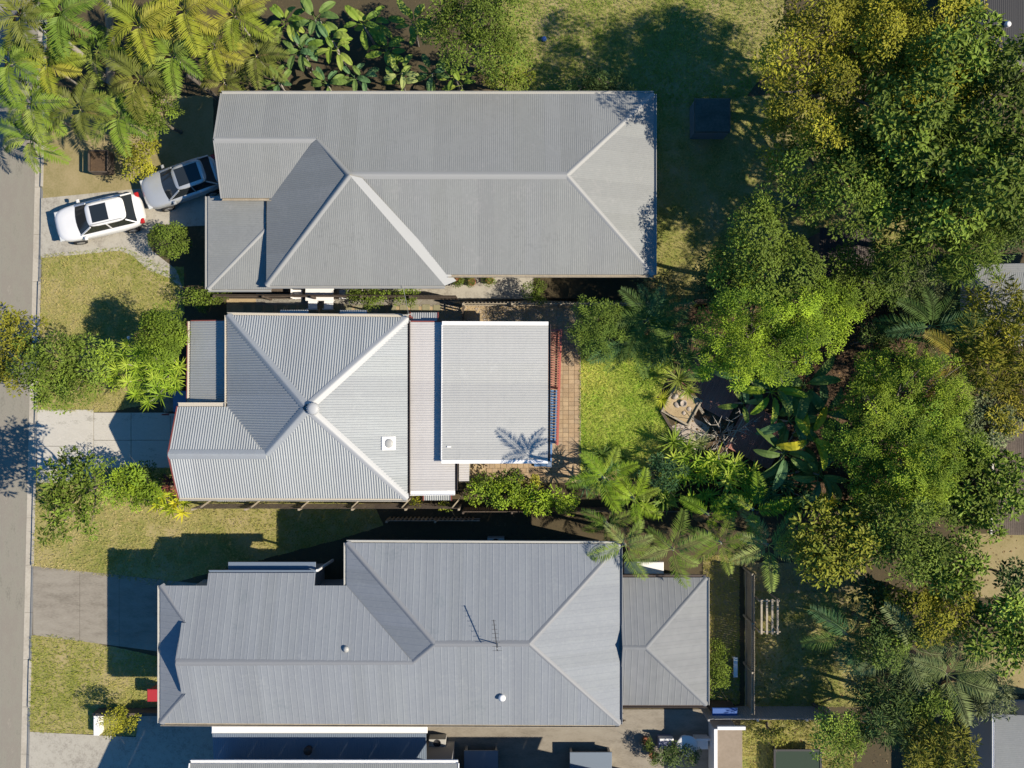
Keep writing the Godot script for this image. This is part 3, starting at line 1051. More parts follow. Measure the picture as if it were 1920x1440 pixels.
	# corrugated hoods at the ends of the low roof, red edged
	for s in [[770, 820, 586, -1], [795, 845, 938, 1]]:
		var xa := P(s[0], 0, 2.6).x
		var xb := P(s[1], 0, 2.6).x
		var ze := P(960, s[2], 2.5).z
		var zw: float = -2.6 if s[3] < 0 else 4.75
		var hood := put("door_hood", sheeting([Vector3(xa, 2.85, zw), Vector3(xb, 2.85, zw), Vector3(xb, 2.5, ze), Vector3(xa, 2.5, ze)], Vector3(0, 0, s[3]), .105, .013), zi, h)
		for x in [xa - .03, xb + .03]:
			beam("edge_board", Vector3(x, 2.82, zw), Vector3(x, 2.48, ze), .05, .10, M.red, hood)
	# rear skillion roof
	var b0 := Vector3(-3.25, 3.62, -2.81)
	var b1 := Vector3(1.70, 3.38, -2.81)
	var b2 := Vector3(1.67, 3.38, 3.61)
	var b3 := Vector3(-3.28, 3.62, 3.59)
	plane(h, [b0, b1, b2, b3], Vector3(1, 0, 0), M.zinc_new)
	for e in [[b0, b1, -.02], [b3, b2, .02]]:
		var off := Vector3(0, .02, e[2])
		beam("barge_flashing", e[0] + off, e[1] + off, .17, .05, M.white, h)
	beam("high_fascia", b0 + Vector3(.0, -.07, 0), b3 + Vector3(.0, -.07, 0), .05, .16, M.white, h)
	gutter(h, b1, b2, Vector3(1, 0, 0), M.gutter_dark, .12)
	walls(h, -3.0, 1.0, -2.55, 3.3, 3.3, M.cream_wall)
	window(h, Vector3(1.02, 2.1, -.8), 1.8, 2.0, Vector3(1, 0, 0), M.white)
	window(h, Vector3(1.02, 2.2, 2.2), 1.2, 1.2, Vector3(1, 0, 0), M.white)
	window(h, Vector3(-.9, 2.2, 3.33), 1.4, 1.2, Vector3(0, 0, 1), M.white)
	beam("downpipe", Vector3(1.72, 3.3, 3.72), Vector3(1.72, .05, 3.72), .09, .09, M.steel_blue, h)
	box("rainwater_head", Vector3(1.62, 3.18, 3.63), Vector3(1.85, 3.38, 3.9), M.steel_blue, h, .01)
	box("roof_patch", Vector3(-3.02, 3.62, 2.88), Vector3(-2.83, 3.65, 2.95), M.white, h)
	# flat lean-to beside the low roof
	plane(h, [Vector3(-2.52, 2.75, 3.62), Vector3(-2.04, 2.68, 3.62), Vector3(-2.04, 2.68, 4.62), Vector3(-2.52, 2.75, 4.62)], Vector3(1, 0, 0), M.zinc_warm)
	box("lean_to_wall", Vector3(-2.48, 0, 3.7), Vector3(-2.1, 2.62, 4.55), M.cream_wall, h)
	# front porch roof
	var c0 := Vector3(-15.22, 2.85, -2.97)
	var c1 := Vector3(-12.8, 3.22, -2.97)
	var c2 := Vector3(-12.8, 3.22, 1.02)
	var c3 := Vector3(-15.26, 2.85, 1.05)
	plane(h, [c0, c1, c2, c3], Vector3(-1, 0, 0), M.roof_b2 if false else zi)
	gutter(h, c0, c3, Vector3(-1, 0, 0), M.cream, .14)
	beam("fascia", c0 + Vector3(-.17, -.06, 0), c3 + Vector3(-.17, -.06, 0), .03, .12, M.red, h)
	beam("fascia", c0 + Vector3(0, -.06, -.03), c1 + Vector3(0, -.06, -.03), .04, .12, M.red, h)
	for z in [-2.85, -.9, .95]:
		beam("porch_post", Vector3(-15.0, 0, z), Vector3(-15.0, 2.78, z), .1, .1, M.white, h)
	box("porch_floor", Vector3(-15.15, .05, -2.9), Vector3(-12.8, .8, 1.0), M.timber, h)
	var pd := box("front_door", Vector3(-12.86, .8, -.4), Vector3(-12.8, 2.85, .5), M.red, h)
	box("door_handle", Vector3(-12.92, 1.8, .34), Vector3(-12.86, 1.84, .44), M.rim, pd)
	# rear landing: red balustrade, timber boards above, blue grey boards below
	var yd := 1.15
	for i in 24:
		var z := -2.55 + i * .118
		box("deck_board", Vector3(1.02, yd - .05, z), Vector3(2.33, yd, z + .095), M.deck if i % 3 else M.deck2, h, .006)
	for i in 18:
		var z := .30 + i * .148
		box("landing_board", Vector3(1.02, yd - .09, z), Vector3(2.24, yd - .03, z + .12), M.blue_deck, h, .006)
	beam("top_rail", Vector3(2.37, 2.12, -2.62), Vector3(2.20, 2.12, 2.9), .085, .07, M.red_rail, h)
	beam("top_rail", Vector3(1.1, 2.12, -2.60), Vector3(2.34, 2.12, -2.60), .085, .07, M.red_rail, h)
	beam("bottom_rail", Vector3(2.33, 1.25, -2.6), Vector3(2.18, 1.25, 2.9), .05, .05, M.red_rail, h)
	for i in 46:
		var t := (i + .5) / 46.0
		var x := lerpf(2.33, 2.17, t)
		var z := lerpf(-2.6, 2.9, t)
		beam("baluster", Vector3(x, 1.25, z), Vector3(x, 2.08, z), .035, .04, M.cream, h)
	for i in 8:
		beam("baluster", Vector3(1.15 + i * .13, 1.25, -2.60), Vector3(1.15 + i * .13, 2.08, -2.60), .04, .035, M.cream, h)
	for z in [-2.6, .22, 2.9]:
		var x := lerpf(2.34, 2.19, (z + 2.6) / 5.5)
		beam("deck_post", Vector3(x, 0, z), Vector3(x, 2.16, z), .1, .1, M.red_rail, h)
	for i in 5:
		box("step", Vector3(1.12, .0, 2.98 + i * .24), Vector3(2.0, 1.0 - i * .2, 3.2 + i * .24), M.blue_deck, h, .008)
	# entry landing in the shade between porch and driveway
	box("entry_landing", Vector3(-17.0, .0, .35), Vector3(-15.3, .45, 1.42), M.blue_deck, h, .01)
	for i in 2:
		box("entry_step", Vector3(-17.3 - i * .3, 0, .4), Vector3(-17.02 - i * .3, .30 - i * .15, 1.4), M.concrete_b, h, .01)
	box("threshold_beam", Vector3(-17.4, .02, 1.48), Vector3(-15.4, .9, 1.56), M.red, h, .01)
	box("threshold_cap", Vector3(-17.0, .905, 1.475), Vector3(-15.45, .93, 1.565), M.cream, h)

# ---- upper house
func build_house_north() -> void:
	var h := thing("upper_house", "upper grey roofed house with front gable wing and long hipped roof", "house")
	var m: Material = M.roof_a
	var rw := Vector3(-7.3, 5.1, -9.36)
	var re := Vector3(2.45, 5.1, -9.36)
	var ne := Vector3(6.65, 3.3, -13.6)
	var nw := Vector3(-13.62, 3.3, -13.6)
	var se := Vector3(6.65, 3.3, -5.13)
	var wl := Vector3(-13.6, 4.335, -11.16)
	var wv := Vector3(-8.93, 4.335, -11.16)
	plane(h, [nw, ne, re, rw, wv, wl], Vector3(0, 0, -1), m, 1)
	plane(h, [ne, se, re], Vector3(1, 0, 0), m, 1)
	plane(h, [rw, re, se, Vector3(-11.0, 3.3, -5.13)], Vector3(0, 0, 1), m, 1)
	# old square core, a little proud of the long roof
	var ap := Vector3(-7.25, 5.27, -9.32)
	var csw := Vector3(-11.55, 3.2, -4.62)
	var cse := Vector3(-3.16, 3.2, -4.62)
	plane(h, [ap, cse, csw], Vector3(0, 0, 1), m, 1)
	var st := mb()
	quad(st, ap, Vector3(-6.72, 5.13, -9.22), Vector3(-2.62, 3.13, -4.86), cse)
	put("hip_flashing", fin(st), M.cap_strip, h)
	plane(h, [wv + Vector3(-.05, .04, 0), ap + Vector3(0, -.02, 0), csw + Vector3(0, -.01, 0), Vector3(-11.55, 3.2, -8.6)], Vector3(-1, 0, 0), m, 1)
	plane(h, [wl, wv, Vector3(-11.2, 3.3, -8.72), Vector3(-13.6, 3.3, -8.72)], Vector3(0, 0, 1), m, 1)
	cap(h, rw, re, .34, M.cap_a, .06)
	cap(h, ne, re, .34, M.cap_a, .08)
	cap(h, se, re, .34, M.cap_a, .08)
	cap(h, wl, wv, .30, M.cap_a, .06)
	cap(h, csw, ap, .30, M.cap_a, .06)
	cap(h, wv, ap, .26, m, .06)
	gutter(h, nw, ne, Vector3(0, 0, -1), M.gutter_grey)
	gutter(h, ne, se, Vector3(1, 0, 0), M.cap_a)
	gutter(h, Vector3(-3.0, 3.3, -5.13), se, Vector3(0, 0, 1), M.timber_pale)
	gutter(h, csw, cse, Vector3(0, 0, 1), M.cap_a)
	gutter(h, Vector3(-13.6, 3.3, -8.72), Vector3(-11.3, 3.3, -8.72), Vector3(0, 0, 1), M.timber_pale)
	beam("barge_board", nw + Vector3(-.03, -.06, 0), wl + Vector3(-.03, -.06, 0), .05, .16, M.cap_a, h)
	beam("barge_board", wl + Vector3(-.03, -.06, 0), Vector3(-13.63, 3.24, -8.72), .05, .16, M.cap_a, h)
	# front verandah
	var v0 := Vector3(-14.5, 2.6, -8.95)
	var v1 := Vector3(-14.5, 2.6, -4.52)
	plane(h, [v0, v1, Vector3(-11.62, 3.0, -7.35), Vector3(-11.62, 3.0, -8.95)], Vector3(-1, 0, 0), m, 1)
	plane(h, [v1, Vector3(-11.5, 2.6, -4.52), Vector3(-11.5, 3.0, -7.35), Vector3(-11.62, 3.0, -7.35)], Vector3(0, 0, 1), m, 1)
	cap(h, v1, Vector3(-11.65, 3.0, -7.3), .26, M.cap_a, .05)
	gutter(h, v0, v1, Vector3(-1, 0, 0), M.cap_a)
	gutter(h, v1, Vector3(-11.5, 2.6, -4.52), Vector3(0, 0, 1), M.cap_a)
	for z in [-8.8, -6.7, -4.7]:
		beam("verandah_post", Vector3(-14.35, 0, z), Vector3(-14.35, 2.55, z), .1, .1, M.white, h)
	box("verandah_floor", Vector3(-14.45, 0, -8.9), Vector3(-11.2, .4, -4.6), M.timber, h)
	walls(h, -11.1, 6.1, -13.1, -5.6, 3.25, M.cream_wall)
	walls(h, -13.1, -11.1, -13.1, -9.2, 3.25, M.cream_wall)
	st = mb()
	quad(st, Vector3(-13.1, 3.25, -13.1), Vector3(-13.1, 3.25, -9.2), Vector3(-13.1, 4.15, -11.15), Vector3(-13.1, 4.15, -11.16))
	quad(st, Vector3(-12.98, 3.25, -13.1), Vector3(-12.98, 4.15, -11.16), Vector3(-12.98, 4.15, -11.15), Vector3(-12.98, 3.25, -9.2))
	put("gable_wall", fin(st), M.cream_wall, h)
	box("garage_door", Vector3(-13.16, .05, -12.6), Vector3(-13.1, 2.4, -9.6), M.white, h)
	for x in [-9.0, -5.5, -1.0, 2.5, 5.0]:
		window(h, Vector3(x, 2.0, -5.57), 1.4, 1.2, Vector3(0, 0, 1), M.white)
		window(h, Vector3(x, 2.0, -13.13), 1.4, 1.2, Vector3(0, 0, -1), M.white)
	window(h, Vector3(6.13, 2.0, -9.3), 1.8, 1.9, Vector3(1, 0, 0), M.white)
	# weathered stain like a scuff on the front corner of the roof is left to the sheet's own mottling

# ---- lower house
func build_house_south() -> void:
	var h := thing("lower_house", "lower blue grey roofed house with small front gablet and rear wing", "house")
	var m: Material = M.roof_b
	var sw := Vector3(-16.2, 4.0, 15.62)
	var nw := Vector3(-16.2, 4.0, 9.29)
	var gs := Vector3(-14.8, 4.53, 14.02)
	var gn := Vector3(-14.8, 4.53, 10.86)
	var gr := Vector3(-15.02, 5.2, 12.45)
	var fr := Vector3(-4.42, 5.2, 12.45)
	var aw := Vector3(-3.42, 5.57, 11.52)
	var ae := Vector3(.76, 5.57, 11.52)
	var mnw := Vector3(-7.62, 4.0, 7.32)
	var mne := Vector3(4.96, 4.0, 7.38)
	var mse := Vector3(4.96, 4.0, 15.70)
	var vb := Vector3(-7.62, 4.0, 9.29)
	plane(h, [sw, mse, ae, aw, fr, gr, gs + Vector3(-.2, 0, 0), gs], Vector3(0, 0, 1), m, 2)
	plane(h, [nw, gn, gn + Vector3(-.2, 0, 0), gr, fr, vb, Vector3(-9.09, 4.0, 9.29), Vector3(-9.09, 3.795, 8.75), Vector3(-14.05, 3.795, 8.75), Vector3(-14.05, 4.0, 9.29)], Vector3(0, 0, -1), m, 2)
	plane(h, [nw, sw, gs, gn], Vector3(-1, 0, 0), m, 2)
	plane(h, [mnw, aw, fr, vb], Vector3(-1, 0, 0), m, 2)
	plane(h, [mnw, mne, ae, aw], Vector3(0, 0, -1), m, 2)
	plane(h, [mne, mse, ae], Vector3(1, 0, 0), m, 2)
	var st := mb()
	tri(st, gn + Vector3(.02, .0, 0), gs + Vector3(.02, 0, 0), Vector3(-14.78, 5.16, 12.45))
	put("gablet_wall", fin(st), M.grey_wall, h)
	for e in [[sw, gs], [nw, gn], [gr, fr], [mnw, aw], [aw, ae], [mne, ae], [mse, ae], [fr, aw]]:
		cap(h, e[0], e[1], .36, M.cap_b, .07)
	st = mb()
	bar(st, fr + Vector3(0, -.01, 0), vb + Vector3(0, -.01, 0), .2, .02)
	put("valley_flashing", fin(st), M.gutter_grey, h)
	for s in [-1, 1]:
		beam("barge_board", gr + Vector3(-.02, -.05, 0), Vector3(-15.02, 4.47, 12.45 + s * 1.58), .04, .12, M.cap_b, h)
	gutter(h, nw, sw, Vector3(-1, 0, 0), M.gutter_grey)
	gutter(h, sw, mse, Vector3(0, 0, 1), M.timber_pale)
	gutter(h, mnw, mne, Vector3(0, 0, -1), M.gutter_grey)
	gutter(h, mne, mse, Vector3(1, 0, 0), M.cap_b)
	gutter(h, Vector3(-14.05, 3.795, 8.75), Vector3(-9.09, 3.795, 8.75), Vector3(0, 0, -1), M.steel_blue)
	gutter(h, mnw, vb, Vector3(-1, 0, 0), M.gutter_grey)
	walls(h, -15.6, -7.2, 9.9, 15.0, 3.95, M.grey_wall)
	walls(h, -7.2, 4.4, 7.9, 15.0, 3.95, M.grey_wall)
	box("bay_wall", Vector3(-13.6, 0, 9.1), Vector3(-9.5, 3.7, 9.9), M.grey_wall, h)
	# blue grey hood and white bracket above the bay
	st = mb()
	bar(st, Vector3(-13.3, 3.3, 8.55), Vector3(-9.2, 3.3, 8.55), .42, .06, .01)
	put("window_hood", fin(st), M.steel_blue, h)
	beam("downpipe", Vector3(-9.05, 3.7, 8.66), Vector3(-9.05, .1, 8.9), .1, .1, M.white, h)
	for x in [-5.5, -2.0, 2.0]:
		window(h, Vector3(x, 2.3, 7.87), 1.4, 1.3, Vector3(0, 0, -1), M.white)
	for x in [-13.0, -9.0, -4.0, 1.0]:
		window(h, Vector3(x, 2.3, 15.03), 1.4, 1.3, Vector3(0, 0, 1), M.white)
	box("garage_door", Vector3(-15.66, .05, 10.3), Vector3(-15.6, 2.4, 13.2), M.white, h)
	# rear wing
	var r0 := Vector3(5.05, 3.3, 9.07)
	var r1 := Vector3(9.12, 3.3, 9.07)
	var r2 := Vector3(9.12, 3.3, 15.05)
	var r3 := Vector3(5.05, 3.3, 15.05)
	var ra := Vector3(6.12, 4.34, 12.06)
	var rb := Vector3(5.05, 4.34, 12.06)
	plane(h, [r0, r1, ra, rb], Vector3(0, 0, -1), M.roof_b2, 2)
	plane(h, [r1, r2, ra], Vector3(1, 0, 0), M.roof_b2, 2)
	plane(h, [r3, r2, ra, rb], Vector3(0, 0, 1), M.roof_b2, 2)
	for e in [[r1, ra], [r2, ra], [rb, ra]]:
		cap(h, e[0], e[1], .28, M.roof_b2, .06)
	gutter(h, r1, r2, Vector3(1, 0, 0), M.gutter_grey)
	gutter(h, r0, r1, Vector3(0, 0, -1), M.gutter_dark)
	gutter(h, r3, r2, Vector3(0, 0, 1), M.gutter_dark)
	walls(h, 4.4, 8.6, 9.6, 14.5, 3.25, M.grey_wall)
	window(h, Vector3(8.63, 1.9, 12.0), 2.0, 2.0, Vector3(1, 0, 0), M.white)
	# flues
	st = mb()
	lathe(st, Vector3(-7.45, 4.80, 11.9), [Vector2(.06, 0), Vector2(.06, .22), Vector2(.14, .24), Vector2(.14, .30), Vector2(0, .33)], 12)
	put("flue", fin(st), M.gutter_grey, h)
	st = mb()
	lathe(st, Vector3(-.45, 4.62, 14.2), [Vector2(.14, 0), Vector2(.14, .1), Vector2(.17, .13), Vector2(.1, .19), Vector2(0, .2)], 12)
	put("round_vent", fin(st), M.white, h)
	# aerial lying back from the ridge
	var ae2 := thing("tv_aerial", "dark television aerial on a thin mast near the ridge of the lower roof", "aerial", Vector3(-.62, 5.55, 11.5))
	beam("mast", Vector3(0, 0, 0), Vector3(-.02, .75, -.02), .035, .035, M.gutter_grey, ae2)
	beam("boom", Vector3(-.02, .72, .1), Vector3(-.18, .72, -1.25), .035, .03, M.dark, ae2)
	for k in 8:
		var t := k / 7.0
		var c := Vector3(-.02 - .16 * t, .75, .08 - 1.3 * t)
		beam("element", c - Vector3(.10 + .10 * (1 - t), 0, 0), c + Vector3(.10 + .10 * (1 - t), 0, 0), .012, .012, M.dark, ae2)

# ---- the other roofs at the edges
func build_other_buildings() -> void:
	var c := thing("bottom_house", "pale roofed house cut off by the bottom edge", "house")
	var z0 := 17.23
	plane(c, [Vector3(-14.6, 4.6, z0), Vector3(-2.45, 4.6, z0), Vector3(-2.45, 6.2, z0 + 4), Vector3(-14.6, 6.2, z0 + 4)], Vector3(0, 0, -1), M.roof_a, 1)
	plane(c, [Vector3(-14.6, 6.2, z0 + 4), Vector3(-2.45, 6.2, z0 + 4), Vector3(-2.45, 4.6, z0 + 8), Vector3(-14.6, 4.6, z0 + 8)], Vector3(0, 0, 1), M.roof_a, 1)
	gutter(c, Vector3(-14.6, 4.6, z0), Vector3(-2.45, 4.6, z0), Vector3(0, 0, -1), M.white, .16)
	beam("barge_board", Vector3(-14.63, 4.55, z0), Vector3(-14.63, 6.15, z0 + 4), .05, .16, M.white, c)
	beam("barge_board", Vector3(-2.42, 4.55, z0), Vector3(-2.42, 6.15, z0 + 4), .05, .16, M.white, c)
	walls(c, -13.9, -2.9, z0 + .85, z0 + 7.4, 4.5, M.grey_wall)
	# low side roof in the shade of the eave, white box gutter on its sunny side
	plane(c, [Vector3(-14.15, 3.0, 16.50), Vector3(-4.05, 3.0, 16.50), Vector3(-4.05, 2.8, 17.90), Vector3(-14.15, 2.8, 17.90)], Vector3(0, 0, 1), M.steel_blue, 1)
	var st := mb()
	bx(st, Vector3(-14.2, 2.85, 16.12), Vector3(-4.0, 3.05, 16.49), .05)
	put("box_gutter", fin(st), M.white, c)
	st = mb()
	lathe(st, Vector3(-9.6, 2.88, 17.25), [Vector2(.16, 0), Vector2(.16, .25), Vector2(.2, .27), Vector2(.2, .34), Vector2(0, .38)], 14)
	put("flue", fin(st), M.gutter_dark, c)
	for x in [-14.0, -10.7, -7.4, -4.2]:
		beam("post", Vector3(x, 0, 16.4), Vector3(x, 2.85, 16.4), .1, .1, M.white, c)
	window(c, Vector3(-6.5, 3.7, z0 + .82), 1.5, .9, Vector3(0, 0, -1), M.white)
	var c2 := thing("bottom_house_wing", "two storey wing beyond the bottom edge shading the courtyard", "house")
	plane(c2, [Vector3(-2.4, 5.2, 19.1), Vector3(7.0, 5.2, 19.1), Vector3(7.0, 6.6, 23), Vector3(-2.4, 6.6, 23)], Vector3(0, 0, -1), M.roof_a, 1)
	plane(c2, [Vector3(-2.4, 6.6, 23), Vector3(7.0, 6.6, 23), Vector3(7.0, 5.2, 27), Vector3(-2.4, 5.2, 27)], Vector3(0, 0, 1), M.roof_a, 1)
	walls(c2, -2.3, 6.6, 19.7, 26.5, 5.15, M.grey_wall)
	# tan flat roof with white edges and a blue tub
	var t := thing("tan_shed", "tan flat roofed shed with white edges at the bottom edge", "shed")
	box("wall", Vector3(9.95, 0, 17.0), Vector3(11.1, 1.9, 21), M.white, t)
	box("roof", Vector3(9.95, 1.905, 16.75), Vector3(11.15, 1.96, 21.2), M.tan_roof, t)
	box("white_edge", Vector3(9.78, 1.85, 16.7), Vector3(9.94, 2.0, 21.2), M.white, t)
	box("white_edge", Vector3(9.945, 1.85, 16.58), Vector3(11.3, 2.0, 16.74), M.white, t)
	var tub := thing("blue_cover", "blue tarpaulin covered box above the tan shed", "tarpaulin")
	box("box", Vector3(9.9, 0, 16.0), Vector3(11.05, 1.2, 16.5), M.timber, tub)
	box("tarpaulin", Vector3(9.85, 1.205, 15.95), Vector3(11.1, 1.26, 16.52), M.ball, tub, .03)
	# right edge, white house with dark skylight
	var r := thing("right_house", "pale house with dark skylight at the right edge", "house")
	plane(r, [Vector3(21.6, 3.4, -5.6), Vector3(30, 3.4, -5.6), Vector3(30, 4.4, -2.9), Vector3(24.2, 4.4, -2.9), Vector3(21.6, 3.4, -2.9)], Vector3(0, 0, -1), M.roof_a, 1)
	var hp := [Vector3(22.2, 3.5, -5.6), Vector3(22.2, 3.5, -1.9), Vector3(30, 4.3, -1.9), Vector3(30, 4.3, -5.6)]
	plane(r, hp, Vector3(-1, 0, 0), M.roof_a, 1)
	gutter(r, hp[0], hp[1], Vector3(-1, 0, 0), M.white)
	gutter(r, hp[1], hp[2], Vector3(0, 0, 1), M.white)
	walls(r, 22.7, 29.5, -5.2, -2.4, 3.45, M.white)
	st = mb()
	bar(st, Vector3(22.55, 3.60, -4.35), Vector3(23.3, 3.68, -4.35), 1.2, .1, .02)
	put("skylight", fin(st), M.glass, r)
	var r2 := thing("dark_shed", "dark roofed shed with pale posts at the right edge", "shed")
	plane(r2, [Vector3(22.9, 2.8, 1.8), Vector3(28, 2.8, 1.8), Vector3(28, 2.6, 7.2), Vector3(22.9, 2.6, 7.2)], Vector3(0, 0, 1), M.timber, 1)
	beam("white_edge", Vector3(22.85, 2.75, 1.8), Vector3(22.85, 2.55, 7.2), .08, .14, M.gutter_grey, r2)
	walls(r2, 23.1, 27.8, 2.1, 7.0, 2.55, M.timber)
	var r3 := thing("top_right_house", "dark roofed house with white vent at the top right corner", "house")
	plane(r3, [Vector3(22.1, 3.6, -22), Vector3(30, 3.6, -22), Vector3(30, 3.6, -15.6), Vector3(22.1, 3.6, -15.6)], Vector3(0, 0, 1), M.dark, 1)
	gutter(r3, Vector3(22.1, 3.6, -22), Vector3(22.1, 3.6, -15.6), Vector3(-1, 0, 0), M.timber_pale)
	walls(r3, 22.6, 29.5, -21.5, -16.1, 3.5, M.cream_wall)
	st = mb()
	lathe(st, Vector3(23.0, 3.6, -16.7), [Vector2(.12, 0), Vector2(.12, .1), Vector2(.16, .14), Vector2(0, .2)], 12)
	put("round_vent", fin(st), M.white, r3)
	sheet("terrace", "pink brown paved terrace at the top right corner", outline([[1820, -60], [1905, -60], [1905, 90], [1868, 82]]), .012, M.tan_roof)
	var r4 := thing("corner_house", "pale grey roofed building at the lower right corner", "house")
	plane(r4, [Vector3(22.7, 3.2, 15.5), Vector3(22.7, 3.2, 22), Vector3(29, 4.2, 22), Vector3(29, 4.2, 15.5)], Vector3(-1, 0, 0), M.roof_a, 1)
	gutter(r4, Vector3(22.7, 3.2, 15.5), Vector3(22.7, 3.2, 22), Vector3(-1, 0, 0), M.white)
	walls(r4, 23.2, 28.5, 16.0, 21.5, 3.15, M.grey_wall)
	# dark roofed shed among the trees behind the upper house
	var sh := thing("garden_shed", "dark flat garden shed under the trees behind the upper house", "shed")
	box("wall", Vector3(15.0, 0, -7.4), Vector3(17.4, 2.0, -4.6), M.timber, sh)
	plane(sh, [Vector3(14.85, 2.1, -7.55), Vector3(17.55, 2.1, -7.55), Vector3(17.55, 2.0, -4.45), Vector3(14.85, 2.0, -4.45)], Vector3(0, 0, 1), M.gutter_dark, 1)
	var sh2 := thing("dark_trailer", "dark covered box in the shade right of the upper house", "shed")
	box("wall", Vector3(9.0, 0, -14.0), Vector3(10.7, 1.3, -12.4), M.steel_blue, sh2)
	box("roof", Vector3(8.95, 1.305, -14.05), Vector3(10.75, 1.36, -12.35), M.cover, sh2, .06)

# ---- fences
func fence_line(label: String, a: Vector3, b: Vector3, ht: float, pale_w: float, gap: float, m: Material, posts := 2.4, rail_only := false, group := "") -> Node3D:
	var o := thing("fence", label, "fence", a, 0, group)
	var d := b - a
	var ln := d.length()
	var x := d / ln
	var s := Vector3(-x.z, 0, x.x)
	var turn := atan2(-x.z, x.x)
	var st := mb()
	bx(st, Vector3(-.05, -.05, -.05), Vector3(.05, ht - .05, .05), .01)
	var pm := fin(st)
	var n := int(ln / posts) + 1
	for i in n:
		var p := put("post", pm, M.timber_pale if rail_only else m, o)
		p.position = x * minf(i * posts, ln) + s * .06
		p.rotation.y = turn
	if rail_only:
		for k in 6:
			st = mb()
			bar(st, Vector3(0, .2 + k * (ht - .3) / 5.0, 0), x * ln + Vector3(0, .2 + k * (ht - .3) / 5.0, 0), .025, pale_w, .004)
			put("rail", fin(st), m, o)
		return o
	for y in [.3, ht - .3]:
		beam("rail", s * .03 + Vector3(0, y, 0), s * .03 + x * ln + Vector3(0, y, 0), .04, .08, m, o)
	st = mb()
	bx(st, Vector3(0, .03, -.011), Vector3(pale_w, ht, .011), .004)
	var pal := fin(st)
	var m2 := int(ln / (pale_w + gap))
	rng.seed = hash(label)
	for i in mini(m2, 300):
		var p := put("paling", pal, m, o)
		p.position = x * (i * (pale_w + gap)) - s * .02 + Vector3(0, rr(-.02, .02), 0)
		p.rotation.y = turn
	return o

func build_fences() -> void:
	fence_line("brown paling fence along the gravel path between upper and middle house", Vector3(-14.6, 0, -4.35), Vector3(-2.7, 0, -4.30), 1.6, .10, .012, M.timber)
	fence_line("open picket fence behind the rear skillion along the gravel", Vector3(-2.4, 0, -3.98), Vector3(9.0, 0, -4.0), 1.5, .07, .11, M.timber_pale, 2.4)
	fence_line("tall fence behind the hedge at the end of the garden", Vector3(9.0, 0, -4.1), Vector3(22, 0, -4.2), 1.6, .10, .012, M.timber)
	# horizontal rail fence below the middle house with raking braces
	var f := fence_line("horizontal rail fence with raking braces below the middle house", Vector3(-15.6, 0, 6.06), Vector3(-2.6, 0, 6.06), 1.75, .10, .1, M.timber, 2.6, true)
	for i in 6:
		var x := .45 + i * 2.45
		beam("brace", Vector3(x, 1.7, -.05), Vector3(x + .55, .1, -.62), .06, .07, M.timber_pale, f)
	fence_line("paling fence between middle garden and lower house", Vector3(-2.4, 0, 6.25), Vector3(21.5, 0, 6.25), 1.6, .10, .012, M.timber)
	fence_line("dark paling fence above the lower house", Vector3(-6.2, 0, 6.75), Vector3(-1.6, 0, 6.75), 1.2, .09, .12, M.timber_pale)
	fence_line("grey slatted fence standing across the yard behind the lower house", Vector3(11.8, 0, 9.3), Vector3(11.8, 0, 16.2), 1.7, .10, .012, M.timber_pale)
	fence_line("dark fence at the bottom of the shaded lower yard", Vector3(9.6, 0, 16.35), Vector3(16.0, 0, 16.35), 1.7, .12, .012, M.grey_wall)
	fence_line("dark fence behind the house wing at the bottom edge", Vector3(-2.3, 0, 16.55), Vector3(5.6, 0, 16.55), 1.5, .12, .012, M.timber)
	# slatted gate whose shadow falls on the gravel
	var g := thing("side_gate", "dark slatted timber gate across the gravel path by the skillion", "gate", Vector3(-2.46, 0, -3.9))
	for i in 8:
		box("slat", Vector3(-.015, .12, i * .135), Vector3(.015, 1.15, i * .135 + .075), M.timber, g)
	for y in [.25, .95]:
		beam("rail", Vector3(.03, y, -.03), Vector3(.03, y, 1.08), .03, .08, M.timber, g)
	for z in [-.08, 1.13]:
		beam("gate_post", Vector3(0, 0, z), Vector3(0, 1.3, z), .09, .09, M.timber, g)
	# low front wall with white pier near the red bin
	var w := thing("low_wall", "low brown garden wall with white end pier beside the driveway", "wall", Vector3(-20.9, 0, 16.4))
	box("wall", Vector3(0, 0, 0), Vector3(3.4, .75, .14), M.timber, w)
	box("white_pier", Vector3(-.05, 0, .15), Vector3(.22, .55, 1.2), M.white, w, .02)
	var pg := thing("slatted_pergola", "pale slatted pergola behind the fence of the lower house", "pergola", Vector3(11.95, 0, 10.4))
	for i in 4:
		beam("slat", Vector3(.12 + i * .26, 2.0, 0), Vector3(.12 + i * .26, 2.0, 1.7), .09, .06, M.timber_pale, pg)
	for z in [.1, 1.6]:
		beam("rafter", Vector3(0, 1.93, z), Vector3(1.05, 1.93, z), .06, .08, M.timber_pale, pg)
		for x in [.05, 1.0]:
			beam("post", Vector3(x, 0, z), Vector3(x, 1.9, z), .07, .07, M.timber_pale, pg)

